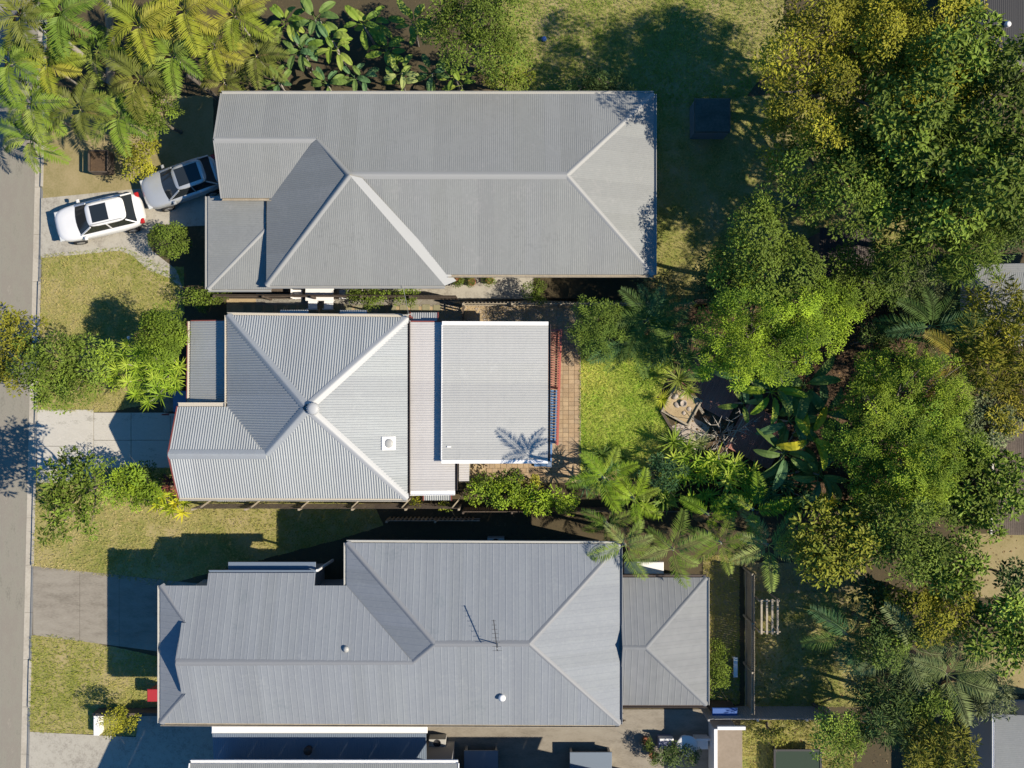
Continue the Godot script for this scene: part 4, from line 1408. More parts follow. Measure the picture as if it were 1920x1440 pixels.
# ---- loose things in the yards
func build_yard_things() -> void:
	# red lidded bin
	var b := thing("red_bin", "red lidded bin beside the front corner of the lower house", "bin", Vector3(-17.75, 0, 15.42))
	var st := mb()
	var lo := .22
	for k in 1:
		st.set_smooth_group(-1)
		var p0 := [Vector3(-lo, .08, -lo), Vector3(lo, .08, -lo), Vector3(lo, .08, lo), Vector3(-lo, .08, lo)]
		var p1 := [Vector3(-.29, .95, -.28), Vector3(.29, .95, -.28), Vector3(.29, .95, .28), Vector3(-.29, .95, .28)]
		for i in 4:
			var j := (i + 1) % 4
			quad(st, p0[j], p0[i], p1[i], p1[j])
		quad(st, p0[0], p0[1], p0[2], p0[3])
	put("body", fin(st), M.bin_red, b)
	st = mb()
	bx(st, Vector3(-.32, .955, -.31), Vector3(.32, 1.03, .31), .03)
	put("lid", fin(st), M.bin_red, b)
	beam("handle", Vector3(.34, .95, -.2), Vector3(.34, .95, .2), .03, .03, M.dark, b)
	for s in [-1, 1]:
		st = mb()
		tube(st, [Vector3(.2, .1, s * .2), Vector3(.2, .1, s * .27)], [.1, .1], 12)
		put("wheel", fin(st), M.tyre, b)
	# timber compost box on the verge
	var cb := thing("compost_box", "brown timber slatted box on the dry grass verge", "box", Vector3(-20.6, 0, -11.1))
	for k in 4:
		box("slat", Vector3(-.45, .08 + k * .2, -.55), Vector3(.45, .22 + k * .2, -.51), M.timber, cb)
		box("slat", Vector3(-.45, .08 + k * .2, .51), Vector3(.45, .22 + k * .2, .55), M.timber, cb)
		box("slat", Vector3(-.49, .08 + k * .2, -.5), Vector3(-.455, .22 + k * .2, .5), M.timber, cb)
		box("slat", Vector3(.455, .08 + k * .2, -.5), Vector3(.49, .22 + k * .2, .5), M.timber, cb)
	box("fill", Vector3(-.44, .02, -.5), Vector3(.44, .66, .5), M.mulch, cb)
	# raised timber planter with rocks and a bowl
	var tp := thing("timber_planter", "square timber edged garden bed with gravel beside the back lawn", "planter", Vector3(8.55, 0, 1.1), -.50)
	for e in [[-.7, -.75, .7, -.65], [-.7, .65, .7, .75], [-.8, -.75, -.7, .75], [.7, -.75, .8, .75]]:
		box("sleeper", Vector3(e[0], 0, e[1]), Vector3(e[2], .32, e[3]), M.timber_pale, tp, .012)
	box("gravel", Vector3(-.69, 0, -.64), Vector3(.69, .22, .64), M.gravel, tp)
	var bo := thing("stone_bowl", "pale round stone bowl in the timber garden bed", "bowl", Vector3(8.62, .22, .98))
	st = mb()
	lathe(st, Vector3.ZERO, [Vector2(.10, 0), Vector2(.17, .1), Vector2(.18, .16), Vector2(.14, .16), Vector2(.10, .08), Vector2(0, .07)], 18)
	put("bowl", fin(st), M.stone, bo)
	rng.seed = 31
	var rocks := [
		[8.22, .62, .20, "largest pale rock at the top left of the timber garden bed"],
		[8.30, 1.05, .15, "pale rock left of the stone bowl"],
		[8.55, .62, .11, "small rock at the top edge of the timber garden bed"],
		[8.92, 1.25, .12, "rock right of the stone bowl near the sleeper"],
		[8.66, 1.46, .10, "smallest rock below the stone bowl"]]
	for e in rocks:
		st = mb()
		var r: float = e[2]
		lathe(st, Vector3.ZERO, [Vector2(r * .9, 0), Vector2(r, r * .35), Vector2(r * .7, r * .8), Vector2(r * .3, r), Vector2(0, r * 1.02)], 7)
		var k := put("rock", fin(st), M.stone)
		k.position = Vector3(e[0], .2, e[1])
		k.scale = Vector3(rr(.9, 1.4), rr(.6, 1.0), rr(.7, 1.2))
		k.rotation.y = rr(0, TAU)
		tag(k, e[3], "rock", "rocks in the garden bed")
	sheet("stone_paving", "pale stone paving below the timber garden bed", outline([[1258, 800], [1300, 782], [1330, 800], [1322, 840], [1272, 848]], .04), .014, M.stone)
	var sl := thing("sleeper_edging", "dark timber sleepers edging the back lawn", "edging")
	beam("sleeper", P(1238, 768, .1), P(1264, 812, .1), .14, .2, M.timber, sl)
	beam("sleeper", P(1300, 745, .14), P(1318, 775, .14), .14, .24, M.timber_pale, sl)
	beam("sleeper", P(1240, 812, .1), P(1262, 850, .1), .12, .16, M.timber, sl)
	# red brown decks
	var d := thing("garden_deck", "red brown board deck beside the timber garden bed", "deck", P(1335, 722), -.49)
	for i in 30:
		box("board", Vector3(-1.45 + i * .098, .12, -1.15), Vector3(-1.45 + i * .098 + .088, .16, 1.25), M.deck if i % 3 else M.deck2, d)
	for z in [-.9, 0.0, .9]:
		box("joist", Vector3(-1.4, .02, z - .03), Vector3(1.4, .115, z + .03), M.timber, d)
	var d2 := thing("lower_deck", "dark red deck with steps among the broad leaved plants", "deck", P(1420, 815), -.49)
	for i in 26:
		box("board", Vector3(-1.25 + i * .098, .2, -1.2), Vector3(-1.25 + i * .098 + .088, .24, 1.3), M.deck if i % 4 else M.deck2, d2)
	for s in [-1, 1]:
		beam("handrail", Vector3(s * 1.28, 1.0, -1.2), Vector3(s * 1.28, 1.0, 1.9), .05, .05, M.timber_pale, d2)
		for z in [-1.1, .3, 1.8]:
			beam("rail_post", Vector3(s * 1.28, 0, z), Vector3(s * 1.28, 1.0, z), .05, .05, M.timber, d2)
	# outdoor table set on the upper patio
	var tb := thing("outdoor_table", "white outdoor table on the patio of the upper house", "table", Vector3(-9.6, 0, -4.5))
	box("tabletop", Vector3(-.7, .70, -.35), Vector3(.7, .74, .35), M.white, tb, .01)
	for x in [-.6, .6]:
		for z in [-.28, .28]:
			beam("leg", Vector3(x, 0, z), Vector3(x, .70, z), .05, .05, M.white, tb)
	var ch := thing("outdoor_chair", "white chair at the left end of the patio table", "chair", Vector3(-10.75, 0, -4.5), 0, "white patio chairs")
	box("seat", Vector3(-.23, .42, -.23), Vector3(.23, .46, .23), M.white, ch, .01)
	box("backrest", Vector3(-.25, .465, -.23), Vector3(-.21, .9, .23), M.white, ch, .01)
	for x in [-.2, .2]:
		for z in [-.2, .2]:
			beam("leg", Vector3(x, 0, z), Vector3(x, .42, z), .035, .035, M.white, ch)
	var chs := ["white chair at the right end of the patio table", "white chair on the lower left side of the patio table", "white chair on the lower right side of the patio table"]
	for i in 3:
		var c := ch.duplicate() as Node3D
		c.name = numbered("outdoor_chair")
		add_child(c)
		c.position = [Vector3(-8.45, 0, -4.5), Vector3(-10.0, 0, -3.95), Vector3(-9.2, 0, -3.95)][i]
		c.rotation.y = [PI, PI / 2, PI / 2][i]
		c.set_meta("label", chs[i])
	# pot plants along the upper patio
	var pots := [[860, 527, "leftmost terracotta potted shrub by the upper house wall"], [885, 530, "second terracotta potted shrub by the upper house wall"], [918, 527, "rightmost terracotta potted shrub by the upper house wall"], [1210, 1385, "terracotta potted shrub left of the round courtyard table"], [1222, 1410, "terracotta potted shrub at the lower left of the courtyard"]]
	for p in pots:
		var at := P(p[0], p[1])
		var o := thing("potted_plant", p[2], "potted plant", at, 0, "terracotta pots")
		st = mb()
		lathe(st, Vector3.ZERO, [Vector2(.13, 0), Vector2(.19, .3), Vector2(.21, .3), Vector2(.21, .36), Vector2(.17, .36), Vector2(.16, .32), Vector2(0, .32)], 14)
		put("pot", fin(st), M.terracotta, o)
		rng.seed = hash(p[2])
		crown(o, [[at + Vector3(0, .6, 0), Vector3(.28, .3, .28)]], L.small, 1.3, .45, Color(.07, .11, .02), Color(.13, .17, .03))
	# courtyard at the bottom: air conditioners, benches, round table
	for a in [[822, 1383, "grey air conditioner with round fan grille in the courtyard"], [930, 1012, "small pale air conditioner beside the lower house wall"]]:
		var o := thing("air_conditioner", a[2], "air conditioner", P(a[0], a[1]))
		box("case", Vector3(-.42, .06, -.2), Vector3(.42, .7, .2), M.gutter_grey, o, .015)
		st = mb()
		lathe(st, Vector3(0, .7, 0), [Vector2(.19, 0), Vector2(.19, .012), Vector2(.15, .012), Vector2(.15, .004), Vector2(0, .004)], 18)
		put("fan_grille", fin(st), M.dark, o)
	for a in [[903, 1415, 1.7, "blue grey flat bench roof at the left of the courtyard"], [1105, 1418, 2.1, "blue grey flat roofed bench near the middle of the courtyard"]]:
		var o := thing("covered_bench", a[3], "bench", P(a[0], a[1]))
		var w: float = a[2] / 2.0
		box("top", Vector3(-w, .75, -.55), Vector3(w, .82, .6), M.steel_blue, o, .015)
		for x in [-w + .1, w - .1]:
			box("support", Vector3(x - .05, 0, -.45), Vector3(x + .05, .75, .5), M.gutter_grey, o)
	var rt := thing("round_table", "round white table between the white benches in the courtyard", "table", P(1283, 1388))
	st = mb()
	lathe(st, Vector3.ZERO, [Vector2(.3, 0), Vector2(.25, .03), Vector2(.05, .06), Vector2(.05, .68), Vector2(.52, .69), Vector2(.54, .71), Vector2(.52, .735), Vector2(.12, .735), Vector2(.10, .72), Vector2(0, .72)], 22)
	put("table", fin(st), M.white, rt)
	for a in [[1245, 1388, "grey blue cushioned seat left of the round table", "cushion"], [1312, 1388, "white seat right of the round table", "white"]]:
		var o := thing("courtyard_seat", a[2], "seat", P(a[0], a[1]))
		box("seat", Vector3(-.35, .0, -.3), Vector3(.35, .4, .3), M[a[3]], o, .03)
		box("backrest", Vector3(-.35, .405, -.38), Vector3(.35, .75, -.28), M.white, o, .02)
	# blue ball, trampoline, small white boxes
	st = mb()
	lathe(st, P(1020, 73, .14), [Vector2(0, -.14), Vector2(.1, -.1), Vector2(.14, 0), Vector2(.1, .1), Vector2(0, .14)], 14)
	tag(put("ball", fin(st), M.ball), "blue ball on the yellowish top lawn", "ball")
	var tr := thing("trampoline", "dark green rectangular trampoline on the bottom lawn", "trampoline", P(1488, 1432))
	box("mat", Vector3(-1.1, .6, -.9), Vector3(1.1, .63, 1.2), M.trampoline, tr)
	for e in [[-1.2, -1.0, 1.2, -.905], [-1.2, 1.205, 1.2, 1.3], [-1.2, -.905, -1.105, 1.205], [1.105, -.905, 1.2, 1.205]]:
		box("frame", Vector3(e[0], .58, e[1]), Vector3(e[2], .66, e[3]), M.dark, tr)
	for x in [-1.1, 1.1]:
		for z in [-.9, 1.2]:
			beam("leg", Vector3(x, 0, z), Vector3(x, .58, z), .05, .05, M.dark, tr)
	var wb := thing("white_lounger", "white garden lounger under palms beside the lower house corner", "lounger", P(1205, 1062))
	box("mattress", Vector3(-1.0, .3, -.3), Vector3(1.0, .4, .3), M.white, wb, .03)
	for x in [-.85, .85]:
		box("leg", Vector3(x - .03, 0, -.25), Vector3(x + .03, .3, .25), M.gutter_grey, wb)
	var ps := thing("white_plank", "narrow pale bench by the fence end of the lower house", "bench", P(1375, 1246))
	box("seat", Vector3(-.1, .4, -.5), Vector3(.1, .45, .5), M.white, ps)
	for z in [-.4, .4]:
		box("leg", Vector3(-.08, 0, z - .03), Vector3(.08, .4, z + .03), M.white, ps)
	# garden light globe on the front lawn
	var gl := thing("garden_light", "small pale globe light on the lawn beside the round shrub", "lamp", P(248, 634))
	beam("stem", Vector3.ZERO, Vector3(0, .35, 0), .03, .03, M.dark, gl)
	st = mb()
	lathe(st, Vector3(0, .42, 0), [Vector2(0, -.09), Vector2(.07, -.06), Vector2(.09, 0), Vector2(.06, .07), Vector2(0, .09)], 12)
	put("globe", fin(st), M.white, gl)
	# power cables to the house corner
	var pw := thing("power_cable", "service cables running to the upper right roof corner", "cable", Vector3(-4.8, 3.8, -3.1))
	st = mb()
	for e in [[Vector3(.02, .05, -.05), Vector3(-.4, -.55, -1.75)], [Vector3(-.35, -.02, -.15), Vector3(-3.2, .02, -.15)]]:
		var pts: Array = []
		var rad: Array = []
		for k in 9:
			var t := k / 8.0
			pts.append(e[0].lerp(e[1], t) + Vector3(0, -.5 * 4 * t * (1 - t) * (.5 if e[1].z < -1 else .05), 0))
			rad.append(.012)
		tube(st, pts, rad, 5)
	put("cable", fin(st), M.wire, pw)
	beam("bracket", Vector3(-.05, -.3, 0), Vector3(.05, .45, -.05), .05, .05, M.cream, pw)
	beam("cross_arm", Vector3(-.2, .35, -.05), Vector3(.25, .42, -.12), .04, .04, M.cream, pw)

# ---- cars
func loft(st: SurfaceTool, rings: Array, close_top := true) -> void:
	st.set_smooth_group(0)
	var n: int = rings[0].size()
	for i in rings.size() - 1:
		for k in n:
			var k2 := (k + 1) % n
			quad(st, rings[i][k2], rings[i][k], rings[i + 1][k], rings[i + 1][k2])
	if close_top:
		var c := Vector3.ZERO
		for p in rings[-1]:
			c += p / n
		for k in n:
			tri(st, rings[-1][(k + 1) % n], rings[-1][k], c)
	st.set_smooth_group(-1)

func ring(x0: float, x1: float, w0: float, w1: float, y: float, pw := 4.0, n := 40, tilt := 0.0) -> Array:
	var out: Array = []
	var c := (x0 + x1) / 2
	var hl := (x1 - x0) / 2
	for k in n:
		var a := TAU * k / n
		var cx := signf(cos(a)) * pow(absf(cos(a)), 2.0 / pw)
		var cz := signf(sin(a)) * pow(absf(sin(a)), 2.0 / pw)
		var t := (cx + 1) / 2
		out.append(Vector3(c + cx * hl, y + tilt * cx, cz * lerpf(w0, w1, t)))
	return out

func car(called: String, label: String, at: Vector3, turn: float, paint: Material, roof: Material, length: float) -> Node3D:
	var o := thing(called, label, "car", at, turn, "cars on the driveway")
	var f := -length / 2     # front is -x
	var r := length / 2
	var st := mb()
	loft(st, [ring(f + .10, r - .10, .78, .80, .24), ring(f + .02, r - .02, .86, .88, .42), ring(f, r, .90, .92, .62, 4.4), ring(f + .06, r - .05, .90, .92, .82, 4.4, 40, .04), ring(f + .16, r - .12, .86, .88, .93, 4.2, 40, .05), ring(f + .30, r - .22, .78, .80, .985, 4.0, 40, .055), ring(f + .55, r - .5, .5, .5, 1.01, 3.4, 40, .05)])
	put("body", fin(st), paint, o)
	# glass house: windscreen, rear window and sides between sloping pillars
	var b0 := f + 1.28
	var b1 := r - .30
	var t0 := f + 2.02
	var t1 := r - .68
	var yb := .98
	var yt := 1.50
	var c := [Vector3(b0, yb, .74), Vector3(b1, yb + .05, .74), Vector3(t1, yt - .02, .59), Vector3(t0, yt, .59)]
	var mir := func(p: Vector3) -> Vector3: return Vector3(p.x, p.y, -p.z)
	st = mb()
	var bow := Vector3(-.12, 0, 0)
	for s in 6:
		var u0 := s / 6.0
		var u1 := (s + 1) / 6.0
		var pt := func(u: float, bt: Vector3) -> Vector3: return Vector3(bt.x, bt.y, lerpf(bt.z, -bt.z, u)) + bow * 4 * u * (1 - u)
		quad(st, pt.call(u0, c[0]), pt.call(u0, c[3]), pt.call(u1, c[3]), pt.call(u1, c[0]))
	put("windscreen", fin(st), M.glass, o)
	st = mb()
	quad(st, c[1], mir.call(c[1]), mir.call(c[2]), c[2])
	put("rear_window", fin(st), M.glass, o)
	for s in 2:
		st = mb()
		if s == 0:
			quad(st, c[0], c[1], c[2], c[3])
		else:
			quad(st, mir.call(c[1]), mir.call(c[0]), mir.call(c[3]), mir.call(c[2]))
		put("side_window", fin(st), M.glass, o)
		for e in [[c[0], c[3]], [c[1], c[2]], [c[0].lerp(c[1], .55), c[3].lerp(c[2], .45)]]:
			var a: Vector3 = e[0] if s == 0 else mir.call(e[0])
			var b: Vector3 = e[1] if s == 0 else mir.call(e[1])
			beam("pillar", a, b, .06, .05, paint, o)
	st = mb()
	loft(st, [ring(t0 - .12, t1 + .10, .60, .61, yt - .03, 5.0), ring(t0 - .06, t1 + .08, .59, .60, yt + .03, 5.0), ring(t0 + .12, t1 - .1, .5, .5, yt + .06, 4.5), ring(t0 + .5, t1 - .4, .3, .3, yt + .07, 4.0)])
	put("roof", fin(st), roof, o)
	if roof == paint:
		st = mb()
		bx(st, Vector3(t0 + .18, yt + .055, -.42), Vector3(t0 + 1.0, yt + .082, .42), .01)
		put("sunroof", fin(st), M.glass, o)
		for s in [-1, 1]:
			beam("roof_rail", Vector3(t0 + .1, yt + .08, s * .52), Vector3(t1 - .1, yt + .08, s * .52), .03, .03, M.gutter_grey, o)
	else:
		st = mb()
		bx(st, Vector3(t0 + .1, yt + .055, -.44), Vector3(t1 - .15, yt + .082, .44), .01)
		put("glass_roof", fin(st), M.glass, o)
	for s in [-1, 1]:
		st = mb()
		bx(st, Vector3(b0 + .16, yb, s * .95 - .08), Vector3(b0 + .29, yb + .12, s * .95 + .08), .03)
		put("mirror", fin(st), paint, o)
		st = mb()
		bx(st, Vector3(f + .10, .68, s * .60 - .15), Vector3(f + .36, .83, s * .60 + .15), .04)
		put("headlight", fin(st), M.lamp_clear, o)
		st = mb()
		bx(st, Vector3(r - .22, .74, s * .66 - .12), Vector3(r - .035, .90, s * .66 + .12), .03)
		put("tail_light", fin(st), M.lamp_red, o)
		for x in [f + .88, r - .86]:
			st = mb()
			tube(st, [Vector3(x, .33, s * .70), Vector3(x, .33, s * .93)], [.33, .33], 20)
			var w := put("wheel", fin(st), M.tyre, o)
			st = mb()
			tube(st, [Vector3(x, .33, s * .90), Vector3(x, .33, s * .94)], [.21, .20], 14)
			put("rim", fin(st), M.rim, w)
	st = mb()
	bx(st, Vector3(f - .02, .34, -.45), Vector3(f + .12, .58, .45), .02)
	put("grille", fin(st), M.dark, o)
	return o

func build_cars() -> void:
	car("parked_suv", "white four wheel drive with sunroof parked on the pale driveway", P(183, 407, .9) * Vector3(1, 0, 1) + Vector3(0, .012, 0), deg_to_rad(13), M.paint_white, M.paint_white, 4.45)
	car("parked_hatchback", "silver hatchback with dark glass roof half under the upper house eave", P(338, 341, .9) * Vector3(1, 0, 1) + Vector3(0, .012, 0), deg_to_rad(19), M.paint_silver, M.paint_silver.duplicate(), 4.1)

# ---- trees and shrubs with small leaves
func build_trees() -> void:
	var g1 := Color(.06, .085, .012)
	var g2 := Color(.105, .152, .02)
	var y1 := Color(.12, .125, .012)
	var y2 := Color(.21, .20, .018)
	var v1 := Color(.075, .125, .012)     # vivid greens of the middle lot
	var v2 := Color(.21, .29, .02)
	var d1 := Color(.035, .06, .018)
	var d2 := Color(.075, .11, .03)
	var s1 := Color(.09, .11, .05)
	var s2 := Color(.16, .185, .085)
	# [name, label, px, py, height, rx, ry, leaf, a, b, lobes, density, size, group]
	var big := [
		["tree", "large yellow green tree at the top right", 1560, 150, 6.6, 150, 165, "small", y1, y2, 36, .8, 1.0, "trees behind the upper house"],
		["tree", "yellow topped tree touching the top edge at right", 1715, 110, 7.0, 120, 140, "small", y1, y2, 27, .75, 1.0, "trees behind the upper house"],
		["tree", "large mid green tree at the right below the dark corner roof", 1782, 255, 7.4, 158, 200, "broad", g1, g2, 39, .85, 1.0, "trees behind the upper house"],
		["tree", "green tree overhanging the shaded yard of the upper house", 1570, 330, 6.0, 140, 105, "small", g1, g2, 24, .8, 1.0, "trees behind the upper house"],
		["tree", "green tree above the white building at the right edge", 1745, 450, 5.6, 130, 98, "long", g1, g2, 24, .85, 1.0, "trees behind the upper house"],
		["tree", "round bushy tree right of the upper house corner", 1420, 497, 5.2, 100, 98, "small", g1, g2, 24, .9, 1.0, "trees behind the upper house"],
		["tree", "small tree with dark green crown at the upper house corner", 1345, 530, 3.6, 60, 55, "small", d1, d2, 9, .9, .9, ""],
		["tree", "small bushy tree beside the dark garden shed", 1588, 530, 3.4, 48, 62, "small", g1, g2, 9, .9, .9, ""],
		["shrub", "grey green shrub below the large trees at right", 1712, 545, 2.4, 75, 42, "fine", s1, s2, 9, .9, .9, ""],
		["tree", "leafy green tree at the top touching the yellowish lawn", 895, 65, 4.6, 100, 90, "small", g1, g2, 18, .9, .9, "trees above the upper house"],
		["shrub", "olive green shrub above the long roof by the lawn", 950, 140, 2.2, 62, 45, "small", y1, g2, 9, .8, .9, ""],
		["shrub", "low dark shrub at the upper house's top right corner", 1130, 165, 1.6, 85, 22, "small", d1, d2, 8, .9, .8, ""],
		["shrub", "smooth green round shrub near the silver car", 300, 218, 2.6, 58, 46, "fine", g1, Color(.12, .17, .02), 8, 1.2, .9, ""],
		["shrub", "yellow green shrub beside the timber box on the verge", 262, 298, 1.8, 45, 38, "small", y1, y2, 8, 1.0, .8, ""],
		["shrub", "round garden shrub inside the curved path", 330, 455, 1.2, 46, 36, "small", g1, g2, 8, 1.0, .7, ""],
		["shrub", "green shrub under the lower left corner of the upper roof", 385, 556, 1.1, 48, 22, "small", g1, g2, 7, 1.0, .7, ""],
		["shrub", "green clipped shrub below the wide white hip", 690, 556, 1.0, 42, 20, "small", g1, g2, 7, 1.0, .65, "shrubs along the upper patio"],
		["shrub", "green shrub right of the white patio table", 760, 552, 1.0, 30, 18, "small", g1, g2, 6, 1.0, .65, "shrubs along the upper patio"],
		["shrub", "light green small shrub in the shade of the upper house", 1005, 550, 1.0, 22, 22, "small", g1, g2, 5, 1.0, .6, "shrubs along the upper patio"],
		["shrub", "straw coloured shrub outside the upper house corner", 1245, 540, 1.2, 30, 28, "long", Color(.14, .12, .04), Color(.24, .2, .08), 6, .7, .7, ""],
		["street_tree", "yellowish street tree overhanging the road", 28, 655, 4.0, 58, 78, "small", y1, Color(.17, .165, .02), 19, .9, 1.0, "street trees"],
		["street_tree", "green street tree between front lawn and pale driveway", 132, 692, 4.2, 78, 76, "small", g1, g2, 22, .9, 1.0, "street trees"],
		["street_tree", "open crowned street tree below the pale driveway", 152, 925, 4.2, 72, 84, "broad", g1, g2, 19, .55, .9, "street trees"],
		["tree", "round glossy dark green tree beside the front porch", 314, 628, 3.4, 46, 50, "small", Color(.05, .085, .010), Color(.12, .17, .016), 13, 1.5, .7, ""],
		["shrub", "leafy shrub left of the star leaved tree", 222, 690, 2.2, 30, 42, "small", v1, v2, 8, .9, .75, ""],
		["shrub", "bright green shrub at the lower left of the middle driveway", 232, 905, 2.0, 46, 42, "small", v1, v2, 10, .9, .75, "front garden shrubs"],
		["shrub", "bright green shrub left of the yellow croton", 276, 925, 1.8, 32, 32, "broad", v1, v2, 8, .9, .6, "front garden shrubs"],
		["shrub", "dark leaved shrub beside the driveway edge", 262, 885, 1.6, 34, 20, "small", d1, v1, 7, .9, .65, "front garden shrubs"],
		["shrub", "shrub on the lower lawn beside the low wall", 226, 1352, 1.6, 30, 34, "small", y1, y2, 8, .9, .7, ""],
		["tree", "round fine leaved tree above the garden deck", 1418, 632, 5.0, 126, 92, "fine", v1, v2, 44, 1.1, .85, ""],
		["tree", "fine leaved tree at the top of the garden right of the round tree", 1545, 575, 4.2, 75, 52, "fine", v1, v2, 12, 1.0, .85, ""],
		["tree", "dark green hedge tree behind the rear skillion", 1112, 618, 3.0, 56, 56, "fine", Color(.05, .085, .014), Color(.11, .155, .022), 12, 1.1, .85, ""],
		["tree", "large green tree at the end of the middle garden", 1688, 798, 4.3, 122, 140, "fine", Color(.08, .13, .014), Color(.20, .26, .02), 64, 1.0, .9, ""],
		["tree", "green tree at the lower right of the middle garden", 1675, 928, 3.6, 104, 70, "fine", Color(.08, .13, .014), Color(.18, .24, .022), 36, 1.0, .9, ""],
		["shrub", "leafy shrub beside the brick strip below the skillion", 930, 915, 1.6, 62, 32, "broad", Color(.05, .085, .012), v2, 10, .75, .6, "shrubs below the skillion"],
		["shrub", "bright shrub in the middle of the bed below the skillion", 1005, 935, 1.6, 50, 26, "broad", v1, v2, 8, .75, .6, "shrubs below the skillion"],
		["shrub", "small leafed shrub at the right end of the bed below the skillion", 1058, 938, 1.5, 36, 24, "small", v1, v2, 7, .8, .65, "shrubs below the skillion"],
		["shrub", "yellow leaved low shrub on the brick strip", 995, 903, .8, 22, 10, "small", y1, Color(.3, .29, .03), 5, .8, .5, ""],
		["shrub", "small yellow green shrub by the lower door hood", 777, 941, .8, 12, 9, "broad", v1, y2, 4, .8, .5, "weeds along the rail fence"],
		["shrub", "small yellow green shrub right of the lower door hood", 836, 945, .8, 12, 9, "broad", v1, y2, 4, .8, .5, "weeds along the rail fence"],
		["shrub", "blue green feathery shrub between the palms", 1240, 885, 1.7, 42, 36, "long", Color(.03, .075, .03), Color(.06, .12, .05), 8, .8, .7, ""],
		["tree", "yellowish tree right of the middle garden", 1855, 640, 3.8, 84, 96, "long", y1, Color(.18, .17, .02), 24, .85, 1.0, "trees along the right edge"],
		["tree", "grey green tree at the right between yellowish trees", 1840, 780, 3.2, 66, 70, "small", s1, s2, 12, .85, 1.0, "trees along the right edge"],
		["tree", "olive brown tree at the right edge", 1890, 745, 3.4, 55, 70, "small", y1, Color(.19, .16, .02), 11, .8, 1.0, "trees along the right edge"],
		["tree", "green tree right of the garden's lower corner", 1828, 915, 3.4, 78, 90, "broad", g1, g2, 22, .9, 1.0, "trees along the right edge"],
		["tree", "yellow green tree below the middle garden", 1540, 1015, 4.8, 85, 72, "broad", Color(.085, .10, .012), Color(.17, .175, .02), 21, .8, .95, "trees behind the lower house"],
		["tree", "dense green tree below the garden's right end", 1690, 1010, 5.2, 85, 80, "small", g1, g2, 22, .9, 1.0, "trees behind the lower house"],
		["tree", "bright green tree beside the sandy yard at right", 1765, 1055, 5.0, 75, 60, "broad", g1, g2, 12, .8, .95, "trees behind the lower house"],
		["tree", "yellow flowering tree at the lower right", 1745, 1140, 4.6, 72, 66, "small", y1, y2, 19, .85, 1.0, "trees behind the lower house"],
		["tree", "green tree above the sandy corner yard", 1868, 1175, 5.0, 78, 70, "broad", g1, Color(.13, .18, .025), 21, .9, 1.0, "trees behind the lower house"],
		["shrub", "dark shrub at the edge of the shaded lower yard", 1640, 1120, 2.6, 55, 46, "broad", d1, d2, 9, .75, .9, ""],
		["shrub", "grey leaved shrub among the lower right trees", 1625, 1255, 2.6, 62, 62, "long", s1, s2, 9, .7, .9, ""],
		["tree", "olive tree left of the lower right corner", 1740, 1390, 4.0, 78, 60, "long", Color(.10, .105, .015), Color(.17, .165, .025), 12, .75, .95, ""],
		["tree", "dark leaved tree in the middle of the lower right garden", 1655, 1330, 3.6, 70, 60, "long", d1, d2, 11, .8, .95, ""],
		["tree", "light green young tree beside the small bottom lawn", 1572, 1370, 3.4, 52, 62, "small", Color(.085, .13, .018), Color(.15, .205, .03), 10, .85, .85, ""],
		["shrub", "grey green shrub left of the corner building", 1830, 1300, 2.6, 60, 55, "long", s1, s2, 9, .75, .9, ""],
		["shrub", "dark shrub behind the sandy right yard", 1895, 1085, 2.4, 42, 36, "broad", d1, d2, 7, .9, .9, ""],
		["shrub", "bright shrub at the corner of the lower house wing", 1345, 1250, 1.0, 22, 60, "small", g1, Color(.13, .18, .02), 9, .8, .65, ""],
		["shrub", "low green shrub below the round courtyard table", 1270, 1415, .9, 60, 14, "small", d1, d2, 8, .9, .65, ""],
		["shrub", "sparse shrub beside the tan shed's lawn", 1450, 1372, 1.1, 50, 16, "broad", Color(.10, .11, .02), Color(.17, .165, .03), 7, .6, .6, ""],
		["tree", "green tree filling the gap above the middle garden's fence", 1660, 520, 3.4, 60, 60, "small", d1, g2, 10, .85, .9, ""],
		["tree", "green crown in the middle of the tall trees at upper right", 1662, 330, 6.2, 90, 110, "broad", g1, g2, 18, .9, 1.0, "trees behind the upper house"],
		["tree", "olive crown between the yellow trees at the top right", 1640, 60, 6.0, 90, 90, "small", y1, g2, 16, .9, 1.0, "trees behind the upper house"],
		["tree", "green tree at the right edge above the white building", 1885, 370, 6.0, 80, 110, "small", g1, g2, 16, .9, 1.0, "trees behind the upper house"],
		["tree", "leafy tree at the upper end of the middle garden left of the palms", 1640, 640, 3.0, 34, 40, "small", d1, g1, 8, .9, .8, ""],
		["tree", "green tree below the brown leaf litter", 1600, 985, 4.2, 60, 46, "small", g1, g2, 10, 1.0, .9, "trees behind the lower house"],
		["tree", "green tree right of the lower yard's dark palm", 1660, 1190, 3.8, 62, 52, "small", d1, g2, 11, .9, .9, "trees behind the lower house"],
		["tree", "leafy tree between the grey palms and corner yard", 1720, 1310, 3.6, 60, 48, "small", g1, g2, 10, .9, .9, "trees behind the lower house"],
		["tree", "dark tree under the tall trees at the right edge", 1880, 420, 4.6, 60, 80, "small", d1, d2, 11, .85, 1.0, ""],
	]
	for t in big:
		tree(t[0], t[1], "shrub" if t[0] == "shrub" else "tree", t[2], t[3], t[4], t[5], t[6], t[7], t[8], t[9], t[10], t[11], t[12], t[13])

